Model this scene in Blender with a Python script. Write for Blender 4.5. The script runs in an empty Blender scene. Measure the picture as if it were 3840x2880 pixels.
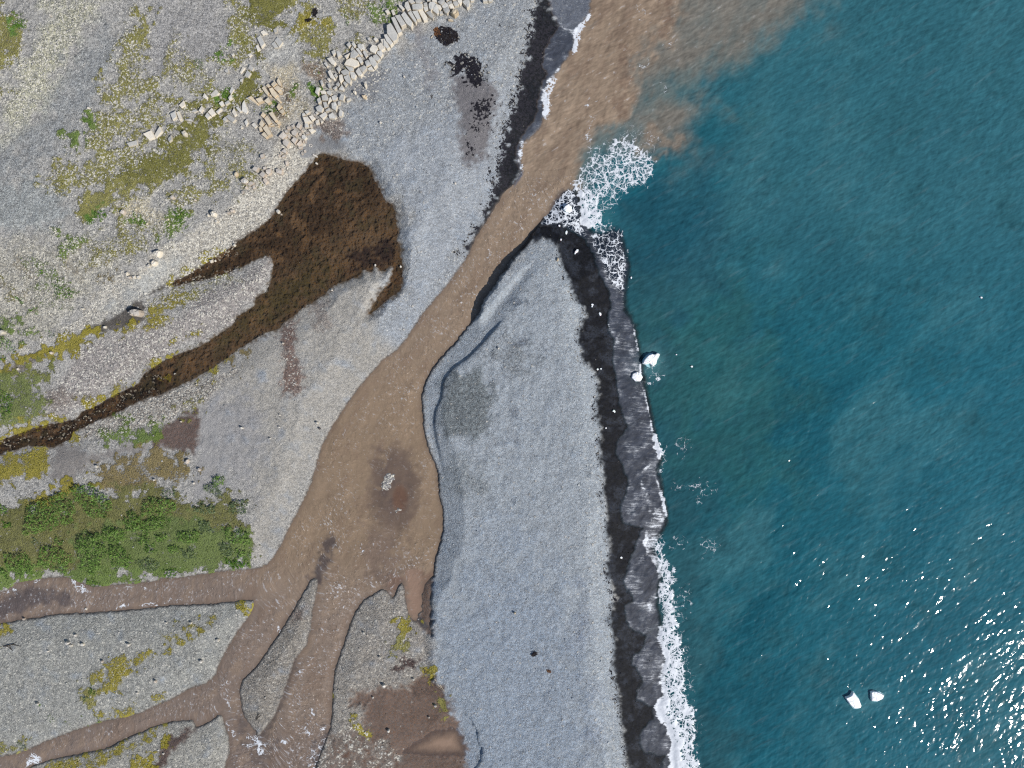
import bpy, math, random
import numpy as np

random.seed(5)
rng = np.random.default_rng(11)
SC = bpy.context.scene
COL = SC.collection
PX = 0.0375            # metres on the ground for one unit of the tracing grid
HC = 100.0             # flying height of the drone
K = 1.12               # sunlit radiance of a white horizontal surface

# ------------------------------------------------------------------ helpers
def lin(c):
    c = np.asarray(c, float) / 255.0
    return np.where(c <= 0.04045, c / 12.92, ((c + 0.055) / 1.055) ** 2.4)

def alb(*c):
    return np.clip(lin(c) / K, 0.0, 0.9)

def T(ox, oy, *pts):
    """Points read in a survey tile whose corner is (ox, oy)."""
    return [(ox + pts[i] * 0.434, oy + pts[i + 1] * 0.434) for i in range(0, len(pts), 2)]

def TS(ox, oy, s, txt):
    v = [float(t) for t in txt.replace(',', ' ').split()]
    return [(ox + v[i] / s, oy + v[i + 1] / s) for i in range(0, len(v), 2)]

def W(x, y, z=0.0):
    s = PX * (HC - z) / HC
    return ((x - 1920) * s, (1440 - y) * s, z)

# ------------------------------------------------------------------ survey raster
ST = 4.0
RX = np.arange(-440, 4281, ST)
RY = np.arange(-440, 3321, ST)
GX, GY = np.meshgrid(RX, RY)
GX = GX.astype(np.float32); GY = GY.astype(np.float32)
NR, NC = GX.shape

def gnoise(seed, wl, ang=0.0, stretch=1.0):
    """Smooth random field, wavelength wl grid units, stretched along ang."""
    r = np.random.default_rng(seed)
    w = r.standard_normal((NR, NC)).astype(np.float32)
    F = np.fft.rfft2(w)
    ky = np.fft.fftfreq(NR, ST)[:, None]; kx = np.fft.rfftfreq(NC, ST)[None, :]
    ca, sa = math.cos(ang), math.sin(ang)
    u = kx * ca + ky * sa; v = -kx * sa + ky * ca
    s = wl / 4.5
    g = np.exp(-2 * (math.pi * s) ** 2 * ((u * stretch) ** 2 + v ** 2))
    o = np.fft.irfft2(F * g, s=(NR, NC))
    return (o / o.std()).astype(np.float32)

def fbm(seed, wl, octs=4, gain=0.6, ang=0.0, stretch=1.0):
    o = 0; a = 1; tot = 0
    for i in range(octs):
        o = o + a * gnoise(seed + 31 * i, max(wl / 2 ** i, 6), ang, stretch); tot += a * a; a *= gain
    return o / math.sqrt(tot)

def sdf(poly, pad=160.0):
    """Signed distance in grid units, positive inside, exact within pad of the outline."""
    p = np.asarray(poly, np.float32)
    x0, y0 = p.min(0) - pad; x1, y1 = p.max(0) + pad
    i0 = max(0, int(np.searchsorted(RX, x0))); i1 = min(NC, int(np.searchsorted(RX, x1)))
    j0 = max(0, int(np.searchsorted(RY, y0))); j1 = min(NR, int(np.searchsorted(RY, y1)))
    out = np.full((NR, NC), -pad, np.float32)
    if i1 <= i0 or j1 <= j0:
        return out
    X = GX[j0:j1, i0:i1]; Y = GY[j0:j1, i0:i1]
    d = np.full(X.shape, 1e12, np.float32); ins = np.zeros(X.shape, bool)
    n = len(p)
    for k in range(n):
        ax, ay = p[k]; bx, by = p[(k + 1) % n]
        ex, ey = bx - ax, by - ay
        L = ex * ex + ey * ey + 1e-9
        t = np.clip(((X - ax) * ex + (Y - ay) * ey) / L, 0, 1)
        dd = (X - ax - t * ex) ** 2 + (Y - ay - t * ey) ** 2
        np.minimum(d, dd, out=d)
        if ay != by:
            c = ((Y < ay) != (Y < by)) & (X < (Y - ay) / (by - ay) * ex + ax)
            ins ^= c
    d = np.sqrt(d)
    out[j0:j1, i0:i1] = np.where(ins, d, -d)
    return out

N1 = fbm(1, 60, 4); N2 = fbm(2, 26, 3); N3 = fbm(3, 150, 5); N4 = fbm(4, 14, 2); N5 = fbm(5, 320, 5)

def sst(a, b, x):
    t = np.clip((x - a) / (b - a), 0, 1)
    return t * t * (3 - 2 * t)

def msk(poly, f=10.0, n=6.0, noise=None):
    s = sdf(poly) + n * (N2 if noise is None else noise)
    return sst(-f, f, s)

def seg_dist(pts):
    """distance to an open polyline, plus arc length and signed side of the nearest point"""
    d = np.full((NR, NC), 1e12, np.float32); s = np.zeros((NR, NC), np.float32); side = np.zeros((NR, NC), np.float32)
    acc = 0.0
    for (ax, ay), (bx, by) in zip(pts[:-1], pts[1:]):
        ex, ey = bx - ax, by - ay; L2 = ex * ex + ey * ey; L = math.sqrt(L2)
        t = np.clip(((GX - ax) * ex + (GY - ay) * ey) / L2, 0, 1)
        dd = (GX - ax - t * ex) ** 2 + (GY - ay - t * ey) ** 2
        m = dd < d
        d = np.where(m, dd, d); s = np.where(m, acc + t * L, s)
        side = np.where(m, ((GX - ax) * ey - (GY - ay) * ex) / L, side)
        acc += L
    return np.sqrt(d), s, side

def line(pts, w, f=None, n=3.0):
    d, _, _ = seg_dist(pts)
    f = w * 0.6 if f is None else f
    return 1 - sst(w - f, w + f, d + n * N2)

# ------------------------------------------------------------------ water outlines
SEA = [(2209, -900), (2209, 0), (2206, 56), (2180, 87), (2157, 130), (2150, 174), (2115, 230), (2072, 286), (2042, 339), (2037, 391),
       (2039, 430), (2026, 473), (1985, 512), (1955, 538), (1946, 586), (1953, 629), (1961, 655), (1937, 690), (1895, 735), (1900, 800), (2050, 800),
       (2085, 748), (2120, 722), (2163, 735), (2170, 790), (2186, 841), (2212, 872), (2252, 895), (2296, 880), (2322, 890), (2337, 937), (2352, 998), (2345, 1050), (2337, 1098), (2340, 1160),
       (2358, 1195), (2374, 1225), (2380, 1263), (2393, 1319), (2404, 1349), (2402, 1397), (2413, 1440), (2425, 1500), (2436, 1553), (2447, 1614),
       (2458, 1683), (2472, 1718), (2462, 1760), (2470, 1800), (2478, 1857), (2492, 1905), (2494, 1950), (2480, 1985), (2440, 2040), (2455, 2100),
       (2471, 2160), (2458, 2247), (2471, 2334), (2467, 2394), (2497, 2464), (2480, 2533), (2489, 2594), (2465, 2659), (2502, 2724),
       (2523, 2789), (2519, 2854), (2525, 2880), (2560, 3900), (9000, 3900), (9000, -900)]
LB = [(1961, 655), (1937, 690), (1893, 720), (1845, 798), (1815, 846), (1780, 898), (1763, 946), (1737, 989), (1672, 1076), (1589, 1176), (1524, 1271),
      (1487, 1315), (1433, 1354), (1359, 1440), (1320, 1492), (1281, 1548), (1238, 1614), (1207, 1674), (1190, 1735), (1173, 1800), (1147, 1861),
      (1112, 1930), (1086, 1978), (1055, 2043), (1029, 2087), (1003, 2117), (960, 2134), (830, 2143), (738, 2158), (677, 2169), (608, 2169), (582, 2180), (512, 2188),
      (434, 2193), (382, 2201), (347, 2201), (299, 2184), (262, 2166), (187, 2167), (61, 2186), (26, 2216), (0, 2221), (-700, 2240)]
RB = [(1560, 2900), (1560, 2320), (1572, 2303), (1581, 2290), (1581, 2247), (1590, 2190), (1611, 2168), (1624, 2160), (1631, 2108), (1644, 2061), (1659, 2000), (1663, 1956), (1659, 1909), (1648, 1865),
      (1644, 1818), (1641, 1770), (1631, 1735), (1611, 1700), (1598, 1653), (1589, 1609), (1583, 1548), (1581, 1488), (1591, 1440), (1620, 1384),
      (1654, 1341), (1706, 1284), (1754, 1223), (1793, 1176), (1811, 1124), (1854, 1067), (1884, 1019), (1920, 967), (1963, 920), (2002, 863),
      (2028, 828), (2063, 781), (2081, 746), (2107, 720), (2175, 640)]
RIVER = LB + [(-700, 3700), (1560, 3700)] + RB
BAR_A = [(-700, 2420), (0, 2338), (87, 2321), (161, 2312), (217, 2301), (304, 2298), (425, 2290), (521, 2284), (642, 2268), (781, 2264), (894, 2252), (953, 2249),
         (953, 2273), (929, 2321), (894, 2364), (851, 2438), (825, 2486), (812, 2529), (773, 2564), (712, 2583), (651, 2620), (599, 2642), (521, 2676),
         (469, 2689), (391, 2705), (321, 2726), (243, 2755), (165, 2785), (117, 2807), (65, 2828), (0, 2838), (-700, 2900)]
BAR_B = [(100, 2885), (130, 2867), (182, 2850), (269, 2831), (391, 2807), (438, 2785), (499, 2755), (577, 2724), (647, 2703), (725, 2698), (737, 2722),
         (745, 2725), (790, 2703), (816, 2681), (831, 2679), (846, 2720), (861, 2768), (864, 2820), (851, 2850), (844, 2880), (820, 3900), (-100, 3900)]
BAR_D = [(1179, 2166), (1194, 2173), (1190, 2212), (1173, 2295), (1164, 2364), (1151, 2420), (1108, 2472), (1086, 2538), (1064, 2603), (1042, 2659), (1016, 2707),
         (986, 2746), (964, 2768), (960, 2742), (933, 2711), (911, 2676), (901, 2620), (898, 2585), (907, 2551), (933, 2525), (960, 2498),
         (1003, 2438), (1042, 2381), (1090, 2303), (1134, 2229), (1164, 2173)]
BAR_E = [(1431, 2208), (1455, 2216), (1474, 2242), (1485, 2212), (1505, 2180), (1518, 2203), (1520, 2247), (1533, 2303), (1550, 2325), (1600, 2330), (1640, 2500), (1640, 3900),
         (1120, 3900), (1180, 2880), (1210, 2800), (1238, 2724), (1244, 2672), (1246, 2603), (1249, 2559), (1255, 2512), (1272, 2455), (1290, 2403),
         (1307, 2351), (1333, 2290), (1359, 2251)]
ISLET = T(960, 1440, 1100, 920, 1085, 870, 1110, 810, 1140, 775, 1185, 780, 1190, 830, 1160, 880, 1130, 930)
ISLET2 = T(960, 1440, 1195, 1110, 1200, 1075, 1230, 1065, 1245, 1090, 1225, 1115)
LAGOON = (T(960, 0, 540, 1335, 600, 1330, 700, 1365, 820, 1395, 920, 1410, 975, 1450, 1010, 1530, 1040, 1580, 1075, 1640)
          + T(960, 720, 1110, 60, 1180, 120, 1210, 200, 1225, 330, 1215, 430, 1245, 460, 1245, 560, 1265, 620, 1265, 760, 1250, 840, 1210, 880, 1120, 940,
              1050, 1010, 995, 1050, 970, 1055, 1000, 1000, 1050, 910, 1100, 840, 1150, 800, 1180, 700, 1180, 620, 1130, 660, 1090, 700, 1050, 650, 1030, 640, 1000, 690, 930, 670, 880, 730, 800, 760, 720, 780,
              640, 830, 600, 880, 500, 940, 400, 1000, 330, 1060, 230, 1130, 210, 1170, 100, 1210, 0, 1258)
          + T(0, 720, 2080, 1340, 1950, 1440, 1800, 1540, 1650, 1620)
          + T(0, 1440, 1480, 40, 1400, 80, 1230, 130, 1100, 190, 1000, 250, 850, 310, 700, 380, 640, 400, 600, 480, 450, 540, 250, 530, 100, 570, 0, 600,
              -1000, 760, -1000, 640, 0, 490, 100, 460, 250, 400, 360, 365, 520, 340, 650, 310, 720, 240, 850, 190, 930, 130, 1010, 90, 1100, 50, 1200, 0)
          + T(0, 720, 1250, 1570, 1400, 1470, 1560, 1400, 1750, 1330, 1900, 1230, 2010, 1160, 2050, 1080, 2205, 990)
          + T(960, 720, 0, 920, 80, 870, 130, 790, 150, 680, 150, 600, 125, 540, 0, 575)
          + T(0, 720, 2080, 650, 1950, 700, 1800, 745, 1650, 775, 1500, 805, 1470, 800, 1560, 755, 1700, 680, 1830, 590, 1900, 540, 2000, 480, 2100, 400, 2212, 340)
          + T(960, 720, 80, 270, 150, 210, 200, 110, 260, 20) + T(960, 0, 340, 1580, 430, 1490, 500, 1390))
POOL = T(960, 2160, 1270, 1520, 1400, 1430, 1530, 1345, 1750, 1315, 1790, 1430, 1820, 1550, 1600, 1555, 1400, 1535)

s_sea = sdf(SEA, 600) + 2.0 * N2
s_riv = sdf(RIVER, 500)
for b in (BAR_A, BAR_B, BAR_D, BAR_E):
    s_riv = np.minimum(s_riv, -sdf(b, 400))
s_riv = s_riv + 1.6 * N4
s_isl = np.maximum(sdf(ISLET, 120), sdf(ISLET2, 120)) + 4 * N4
s_lag = sdf(LAGOON, 300) + 2.2 * N4
s_pool = sdf(POOL, 100) + 2 * N2

# ------------------------------------------------------------------ relief
CP = np.array([(0, 0, 4.2), (600, 0, 3.8), (1000, 0, 3.0), (1400, 50, 2.1), (300, 600, 3.2), (700, 600, 2.4), (1000, 450, 1.9), (0, 1000, 3.0), (300, 1000, 2.2),
      (600, 950, 1.4), (900, 750, 1.35), (1600, 300, 1.5), (1700, 700, 1.5), (1500, 1200, 1.3), (1900, 300, 1.8), (2000, 200, 1.5), (1000, 1500, 1.3),
      (1000, 1900, 1.3), (400, 1500, 1.1), (100, 1650, 1.05), (200, 1900, 1.3), (700, 2000, 1.4), (300, 2600, 1.35), (700, 2400, 1.3), (400, 2850, 1.2),
      (1050, 2500, 1.15), (1400, 2500, 1.1), (1500, 2750, 0.95), (2000, 1200, 1.9), (1900, 1600, 1.9), (2000, 2200, 2.0), (2100, 2700, 2.0),
      (1750, 1700, 1.6), (1750, 2400, 1.7), (2200, 1700, 1.9), (1800, 1150, 1.6), (1950, 1050, 1.8), (1200, 900, 1.2), (500, 1250, 1.2)])
num = np.zeros((NR, NC)); den = np.zeros((NR, NC)) + 1e-9
for x, y, z in CP:
    w = np.exp(-((GX - x) ** 2 + (GY - y) ** 2) / (2 * 260.0 ** 2)) + 1e-5
    num += w * z; den += w
land = num / den + 0.03 * N1 + 0.012 * N2
LR = np.interp(GY, [450, 800, 1000, 2000, 2900], [0.012, 0.05, 0.13, 0.40, 0.70])
LL = 0.62 + 0 * GX
LP = 0.86
mud_m = np.maximum.reduce([msk(T(960, 2160, 860, 1000, 1150, 960, 1330, 960, 1400, 880, 1500, 850, 1590, 930, 1680, 1080, 1700, 1150, 1760, 1300, 1840, 1540, 1780, 1800, 560, 1800, 640, 1300, 700, 1380, 900, 1300, 950, 1150, 800, 1100), 14, 8),
                           msk(T(960, 2160, 1430, -20, 1520, -20, 1515, 300, 1525, 520, 1400, 430, 1340, 380, 1430, 310), 8, 4)])
steep = msk([(1780, 1190), (1800, 1100), (1880, 1000), (2000, 870), (2060, 880), (1990, 960), (1870, 1110), (1800, 1200)], 30, 0)
right = sst(0, 1, (GX - np.interp(GY, [700, 1000, 1440, 2000, 2200, 2900], [2000, 1800, 1480, 1400, 1500, 1560])) / np.interp(GY, [2150, 2300], [10, 160]))
# a stepped terrace scarp on the long bar
SCARP = T(960, 720, 2212, 1020, 2100, 1150, 1960, 1310, 1830, 1440, 1700, 1530, 1640, 1610) + T(960, 1440, 1620, 0, 1610, 120, 1560, 230, 1545, 340, 1560, 460, 1590, 580, 1630, 760, 1650, 840)
dsc, ssc, side = seg_dist(SCARP)
amp = sst(0, 120, ssc) * (1 - sst(ssc.max() - 160, ssc.max(), ssc))
wside = sst(-5, 5, side)
near = np.exp(-(dsc / 60.0) ** 2)
sgn = 1.0
bslope = 0.9 + 0.9 * right + 1.6 * steep
bslope = bslope * (1 - 0.85 * mud_m)
m_px = PX
d_b = np.maximum(-s_riv, 0) * m_px
gen = (0.16 + 0.02 * N5.clip(-1, 1) + 0.22 * right) * (1 - 0.7 * mud_m)
h_riv = np.where(s_riv > 0, LR - 0.03 - np.minimum(0.9, 0.5 * s_riv * m_px), LR - 0.03 + np.minimum(d_b * bslope, 0.2 + 0.02 * N3.clip(-1, 1) + 1.6 * steep) + d_b * gen)
h_lag = np.where(s_lag > 0, LL - 0.02 - np.minimum(0.5, 0.14 * s_lag * m_px), LL - 0.02 - s_lag * m_px * (0.22 + 0.35 * sst(1180, 1330, GX)))
h_sea = np.where(s_sea > 0, -0.02 - 0.16 * s_sea * m_px, -0.02 - s_sea * m_px * 0.21)
h_pool = np.where(s_pool > 0, LP - 0.02 - 0.1 * s_pool * m_px, LP - 0.02 - s_pool * m_px * 0.15)
HGT = np.minimum.reduce([land, np.where(s_riv < -300, 99, h_riv), np.where(s_lag < -250, 99, h_lag), np.where(s_sea < -500, 99, h_sea), np.where(s_pool < -60, 99, h_pool)])
HGT = np.where(s_isl > -40, np.maximum(HGT, np.minimum(LR + 0.14, LR + 0.02 + s_isl * m_px * 0.35) - 0.01), HGT)
HGT = np.where((s_riv < 0) & (side < 0), HGT - 0.30 * amp * np.exp(-(dsc / 45.0) ** 2) * sst(0, 6, dsc) * sst(4, 26, -s_riv), HGT)
HGT = np.maximum(HGT, -4.0) + 0.012 * N4
HGT = HGT.astype(np.float32)

def samp(field, x, y):
    fx = np.clip((np.asarray(x, np.float64) - RX[0]) / ST, 0, NC - 1.001); fy = np.clip((np.asarray(y, np.float64) - RY[0]) / ST, 0, NR - 1.001)
    i = fx.astype(int); j = fy.astype(int); u = (fx - i); v = (fy - j)
    if field.ndim == 3:
        u = u[..., None]; v = v[..., None]
    return (field[j, i] * (1 - u) * (1 - v) + field[j, i + 1] * u * (1 - v) + field[j + 1, i] * (1 - u) * v + field[j + 1, i + 1] * u * v)

def gz(x, y):
    return float(samp(HGT, np.array([x]), np.array([y]))[0])

def on_ground(x, y, dz=0.0):
    z = gz(x, y) + dz
    return W(x, y, z)

# ------------------------------------------------------------------ ground cover maps
tint = np.zeros((NR, NC, 3), np.float32); tint[:] = alb(158, 156, 151) * 1.14
grit = np.full((NR, NC), 0.75, np.float32)
pale = np.full((NR, NC), 0.12, np.float32)
dark = np.zeros((NR, NC), np.float32)
wet = np.zeros((NR, NC), np.float32)
plant = np.zeros((NR, NC), np.float32)
ptint = np.zeros((NR, NC, 3), np.float32); ptint[:] = alb(112, 106, 52)

def GAIN(c): return 1.0 + 0.15 * min(1.0, max(0.0, (sum(c) / 3.0 - 70) / 50.0))

def lay(m, col=None, g=None, p=None, d=None, w=None):
    global tint
    m = m.astype(np.float32)
    if col is not None:
        tint += (np.asarray(alb(*col), np.float32) * GAIN(col) * np.array((1.01, 1.0, 0.965), np.float32) - tint) * m[..., None]
    for arr, v in ((grit, g), (pale, p), (dark, d), (wet, w)):
        if v is not None:
            arr += (v - arr) * m

def veg(poly, cov, col, f=16, n=9):
    global ptint
    m = msk(poly, f, n, 0.6 * N2 + 0.7 * N1)
    np.maximum(plant, cov * m, out=plant)
    mm = sst(0.0, 0.5, m)
    ptint += (np.asarray(alb(*col), np.float32) - ptint) * mm[..., None]

def all_land(pts, f=40, n=25):
    return msk(pts, f, n, N1)

# broad gravel families
lay(all_land([(1180, 520), (1380, 260), (1700, 60), (2000, -200), (2300, -200), (2200, 900), (1700, 1330), (1370, 1440), (1330, 1180), (1500, 1050), (1500, 800), (1360, 600)], 40, 20), (146, 151, 157), 0.6, 0.22)
lay(all_land([(1450, 1180), (1560, 1080), (1520, 700), (1400, 600), (1900, 300), (1960, 600), (1830, 800), (1700, 1000), (1500, 1290), (1420, 1360)], 50, 25), (151, 157, 165), 0.5, 0.18)
lay(all_land([(740, 1480), (960, 1270), (1180, 1060), (1420, 980), (1400, 1250), (1480, 1310), (1200, 1680), (1000, 2110), (940, 2100), (950, 1850), (760, 1640)], 30, 12), (158, 155, 150), 0.5, 0.12)
lay(all_land([(760, 1500), (900, 1430), (1000, 1560), (960, 1850), (830, 1800), (750, 1650)], 50, 25), (148, 147, 148), 0.4, 0.1)
lay(all_land(BAR_A, 20, 6), (146, 147, 144), 0.65, 0.22)
lay(all_land(BAR_B, 20, 6), (148, 147, 142), 0.65, 0.22)
lay(all_land(BAR_D, 20, 6), (133, 128, 122), 0.75, 0.2)
lay(all_land(BAR_E, 20, 6), (142, 137, 131), 0.7, 0.22)
FBAR = [(1620, 2900), (1640, 2500), (1620, 2200), (1660, 1960), (1640, 1770), (1590, 1600), (1590, 1440), (1760, 1220), (1860, 1080), (2000, 930), (2060, 880), (2140, 1000), (2200, 1180), (2180, 1300),
        (2250, 1440), (2260, 1700), (2285, 2000), (2300, 2300), (2330, 2700), (2380, 3400), (1600, 3400)]
lay(msk(FBAR, 14, 5), (148, 156, 165), 0.5, 0.16)
lay(all_land([(1640, 2300), (1900, 2000), (2150, 2300), (2300, 3200), (1750, 3200), (1680, 2700)], 160, 60), (138, 149, 163), 0.55, 0.16)
lay(all_land(T(960, 720, 1700, 1560, 1900, 1500, 2060, 1659) + T(960, 1440, 2060, 150, 2000, 420, 1850, 480, 1640, 440, 1570, 300, 1630, 0), 26, 12), (112, 119, 124), 0.8, 0.16)
lay(0.6 * all_land(T(960, 1440, 1650, 600, 1800, 640, 2050, 860, 1950, 1000, 1700, 950, 1640, 800), 40, 18), (118, 124, 128), 0.7, 0.2)
lay(0.7 * all_land(T(1920, 720, 0, 1250, 120, 1300, 200, 1450, 120, 1560, 0, 1560, -250, 1420), 40, 18), (118, 124, 130), 0.8, 0.2)
for q in ((560, 270, 700, 250, 720, 480, 690, 620, 570, 620), (680, 1260, 820, 1230, 800, 1500, 640, 1560, 630, 1420), (640, 900, 760, 860, 800, 1060, 700, 1080), (540, 40, 640, 20, 660, 160, 560, 180)):
    lay(0.5 * all_land(T(1920, 2160, *q), 34, 12), (116, 127, 146), 0.8, 0.15)
crest = T(1920, 720, 430, 420, 540, 760, 640, 1050, 560, 1250, 640, 1460, 720, 1659) + T(1920, 1440, 690, 200, 720, 500, 770, 900, 790, 1200, 810, 1600) + T(1920, 2160, 790, 200, 830, 500, 850, 800, 880, 1100, 930, 1400, 970, 1700)
lay(0.5 * line([(x - 34, y) for x, y in crest], 46, 40, 14), (160, 168, 176), 0.5, 0.25)
# scuffs on the bar, and a dark line carrying on from the scarp
for q in ((1930, 1545, 14, 22), (1948, 1290, 26, 10), (1960, 1275, 24, 8), (2000, 2455, 9, 5), (1935, 1650, 14, 20), (1928, 1870, 10, 14), (1937, 1130, 30, 14)):
    e = ((GX - q[0]) / q[2]) ** 2 + ((GY - q[1]) / q[3]) ** 2 + 0.7 * N4
    lay(0.55 * (1 - sst(0.4, 1.3, e)), (92, 100, 114), 0.9, 0.1)
lay(0.7 * line(T(1920, 720, 0, 1010, 60, 960, 120, 940), 8, 6, 5), (88, 98, 112), 0.9)

# upland: pale lichen boulder fields and grey chutes
lay(all_land(T(0, 0, 350, 0, 900, 0, 700, 250, 640, 480, 350, 1000, 0, 1250, 0, 900, 250, 500, 400, 200), 60, 30), (168, 167, 150), 1.0, 0.55)
lay(all_land(T(0, 0, 900, 200, 1020, 320, 980, 620, 860, 700, 840, 900, 500, 1250, 0, 1659, -600, 1659, 0, 1330, 400, 1000, 640, 500), 60, 25), (138, 141, 143), 0.8, 0.12)
lay(all_land(T(0, 720, -600, -100, 650, -100, 640, 200, 470, 280, 0, 350, -600, 360), 40, 20), (146, 150, 151), 0.8, 0.12)
lay(all_land(T(0, 0, 1310, 0, 1950, 0, 2000, 300, 1880, 500, 1600, 640, 1330, 680, 1240, 560), 40, 20), (150, 149, 149), 0.8, 0.1)
lay(all_land(T(960, 0, 380, 0, 480, 0, 340, 230, 380, 400, 380, 520, 60, 600, 40, 500, 250, 260), 20, 10), (166, 166, 164), 0.7, 0.2)
lay(all_land(T(960, 0, 60, 560, 330, 560, 420, 850, 450, 960, 300, 1050, 200, 1100, 220, 800, 120, 640), 26, 12), (174, 166, 148), 0.8, 0.3)
lay(all_land(T(0, 720, -600, 380, 700, 420, 1200, 560, 900, 760, 700, 1000, 300, 1300, -600, 1400), 40, 20), (163, 160, 151), 0.9, 0.25)
lay(all_land(T(0, 720, 1000, 70, 1300, 60, 1500, 250, 1380, 320, 1100, 250), 40, 20), (180, 172, 150), 0.9, 0.3)
for q in ((0, 780, 220, 900, 330, 1060, 120, 900, -60, 800), (500, 470, 640, 620, 700, 760, 560, 620), (150, 560, 330, 780, 300, 800, 120, 640)):
    lay(0.55 * msk(T(0, 720, *q), 14, 8), (128, 118, 100), 0.8, 0.2)
# cobble apron on the lagoon's north shore
lay(all_land(T(960, 0, 200, 1120, 420, 1150, 430, 1330, 520, 1340, 420, 1480, 260, 1659) + T(0, 720, 2212, 340, 1900, 540, 1560, 740, 1300, 860, 1000, 1060, 460, 1300, 180, 1390, 480, 1230, 700, 1040, 900, 780, 1080, 700, 1400, 470, 1640, 350, 1900, 200, 2212, -100), 16, 9), (172, 168, 160), 0.85, 0.5)
lay(all_land(T(0, 720, 800, 1060, 1100, 760, 1400, 560, 1560, 560, 1500, 740, 1250, 880, 1020, 1020), 30, 12), (166, 167, 165), 0.6, 0.25)
# spit and bars of the stream
lay(all_land(T(0, 720, 700, 1350, 1200, 1150, 1500, 1090, 1700, 900, 2212, 640) + T(960, 720, 130, 540, 150, 700, 0, 910) + T(0, 720, 2010, 1150, 1600, 1330, 1150, 1600) + T(0, 1440, 500, 330, 350, 250, 500, 0), 22, 9), (150, 145, 143), 0.85, 0.35)
lay(all_land(T(0, 1440, 1550, 0, 2100, -150, 1750, 150, 1700, 220, 1400, 330, 1000, 420, 700, 480, 700, 390, 1000, 260), 18, 9), (158, 152, 145), 0.95, 0.5)
# fine grey sand
lay(msk(T(0, 1440, 1730, 220, 1900, 320, 1840, 600, 1950, 640, 1860, 780, 1800, 960, 1680, 1000, 1700, 800, 1710, 620, 1720, 400), 24, 10), (148, 147, 148), 0.2, 0.1)
lay(msk(T(0, 1440, 470, 560, 640, 520, 760, 600, 850, 610, 1100, 520, 1330, 500, 1330, 560, 1100, 610, 830, 680, 700, 760, 600, 860, 420, 820, 430, 680), 14, 8), (132, 128, 126), 0.25, 0.1)
lay(msk(T(960, 0, 440, 1190, 600, 1160, 800, 1240, 760, 1290, 560, 1310, 480, 1350, 370, 1360, 400, 1250), 12, 6), (128, 130, 134), 0.2, 0.12)
lay(msk(T(960, 0, 930, 600, 1080, 560, 1100, 700, 1000, 900, 800, 860, 780, 760), 24, 12), (122, 125, 131), 0.4, 0.3)
lay(0.7 * msk(T(960, 0, 1380, 230, 1460, 330, 1480, 480, 1560, 640, 1500, 760, 1440, 560, 1380, 420), 24, 12), (128, 126, 130), 0.4, 0.2)
lay(msk(T(960, 0, 1700, 620, 1800, 640, 2000, 700, 2080, 820, 2010, 1300, 1900, 1450, 1800, 1420, 1750, 1250, 1770, 1000, 1700, 800), 16, 10), (114, 112, 116), 0.3, 0.12)
lay(0.8 * msk(T(960, 0, 520, 1040, 750, 1030, 770, 1180, 620, 1200, 540, 1130), 18, 12), (120, 106, 98), 0.9, 0.25)
# black seaweed and damp patches on the upper beach
for cov, q in ((1.0, (1640, 545, 1700, 520, 1790, 465, 1880, 490, 1960, 560, 1990, 650, 2000, 710, 1960, 730, 1880, 720, 1810, 680, 1800, 610, 1710, 650, 1700, 590)),
               (0.62, (1550, 260, 1620, 230, 1740, 260, 1750, 340, 1640, 390, 1570, 330)), (0.75, (1880, 900, 1940, 890, 2040, 840, 2040, 980, 1920, 1030, 1880, 980)),
               (0.55, (1820, 1070, 1930, 1070, 1940, 1140, 1830, 1160)), (0.6, (1810, 1210, 1880, 1240, 1890, 1320, 1820, 1360)), (0.4, (1960, 1040, 2050, 1000, 2040, 1180, 1970, 1160)), (0.4, (2100, 190, 2212, 200, 2212, 260, 2120, 240))):
    m = msk(T(960, 0, *q), 12, 10, N4)
    np.maximum(dark, cov * m, out=dark)
# black beach on the river-mouth side
BLK_N = T(1920, 0, 235, -200, 300, -200, 330, 0, 350, 120, 440, 240, 530, 280, 530, 430, 360, 640, 280, 760, 270, 960, 240, 1080, 90, 1230, 60, 1340, 90, 1500, 0, 1640) + \
        T(960, 720, 2150, 60, 2040, 230, 1900, 420, 1850, 540, 1830, 520, 1900, 370, 2010, 150, 2060, 0) + T(960, 0, 2090, 1500, 2150, 1250, 2200, 1050) + T(1920, 0, 40, 900, 90, 650, 150, 400, 190, 200)
lay(msk(BLK_N, 10, 8), (24, 27, 34), 1.0, 0.03, None, 0.5)
np.maximum(dark, 0.62 * msk([(x - 26, y) for x, y in BLK_N], 46, 16), out=dark)
# wet black beach on the sea side
WEDGE = [(1880, 1030), (1920, 985), (1976, 926), (2033, 890), (2089, 924), (2107, 980), (2133, 1041), (2154, 1111), (2189, 1150), (2198, 1176), (2176, 1232), (2172, 1276), (2185, 1349),
         (2232, 1397), (2245, 1440), (2239, 1505), (2237, 1562), (2254, 1605), (2250, 1666), (2250, 1709), (2258, 1757), (2265, 1800), (2263, 1852), (2276, 1909),
         (2272, 1961), (2280, 2017), (2285, 2074), (2274, 2134), (2285, 2160), (2298, 2212), (2312, 2240), (2289, 2299), (2289, 2347), (2311, 2412), (2298, 2472), (2302, 2516),
         (2315, 2577), (2319, 2637), (2328, 2694), (2341, 2768), (2350, 2837), (2354, 2880), (2400, 3600)]
BLK = WEDGE + [(3200, 3600), (3200, 600), (2150, 640), (2060, 760)]
mb = msk(BLK, 9, 5)
lay(mb, (19, 21, 28), 1.1, 0.03, None, 0.4)
np.maximum(dark, 0.6 * msk([(x + (-16 if x < 2420 else 0), y) for x, y in BLK], 26, 8) * (1 - mb), out=dark)
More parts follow.
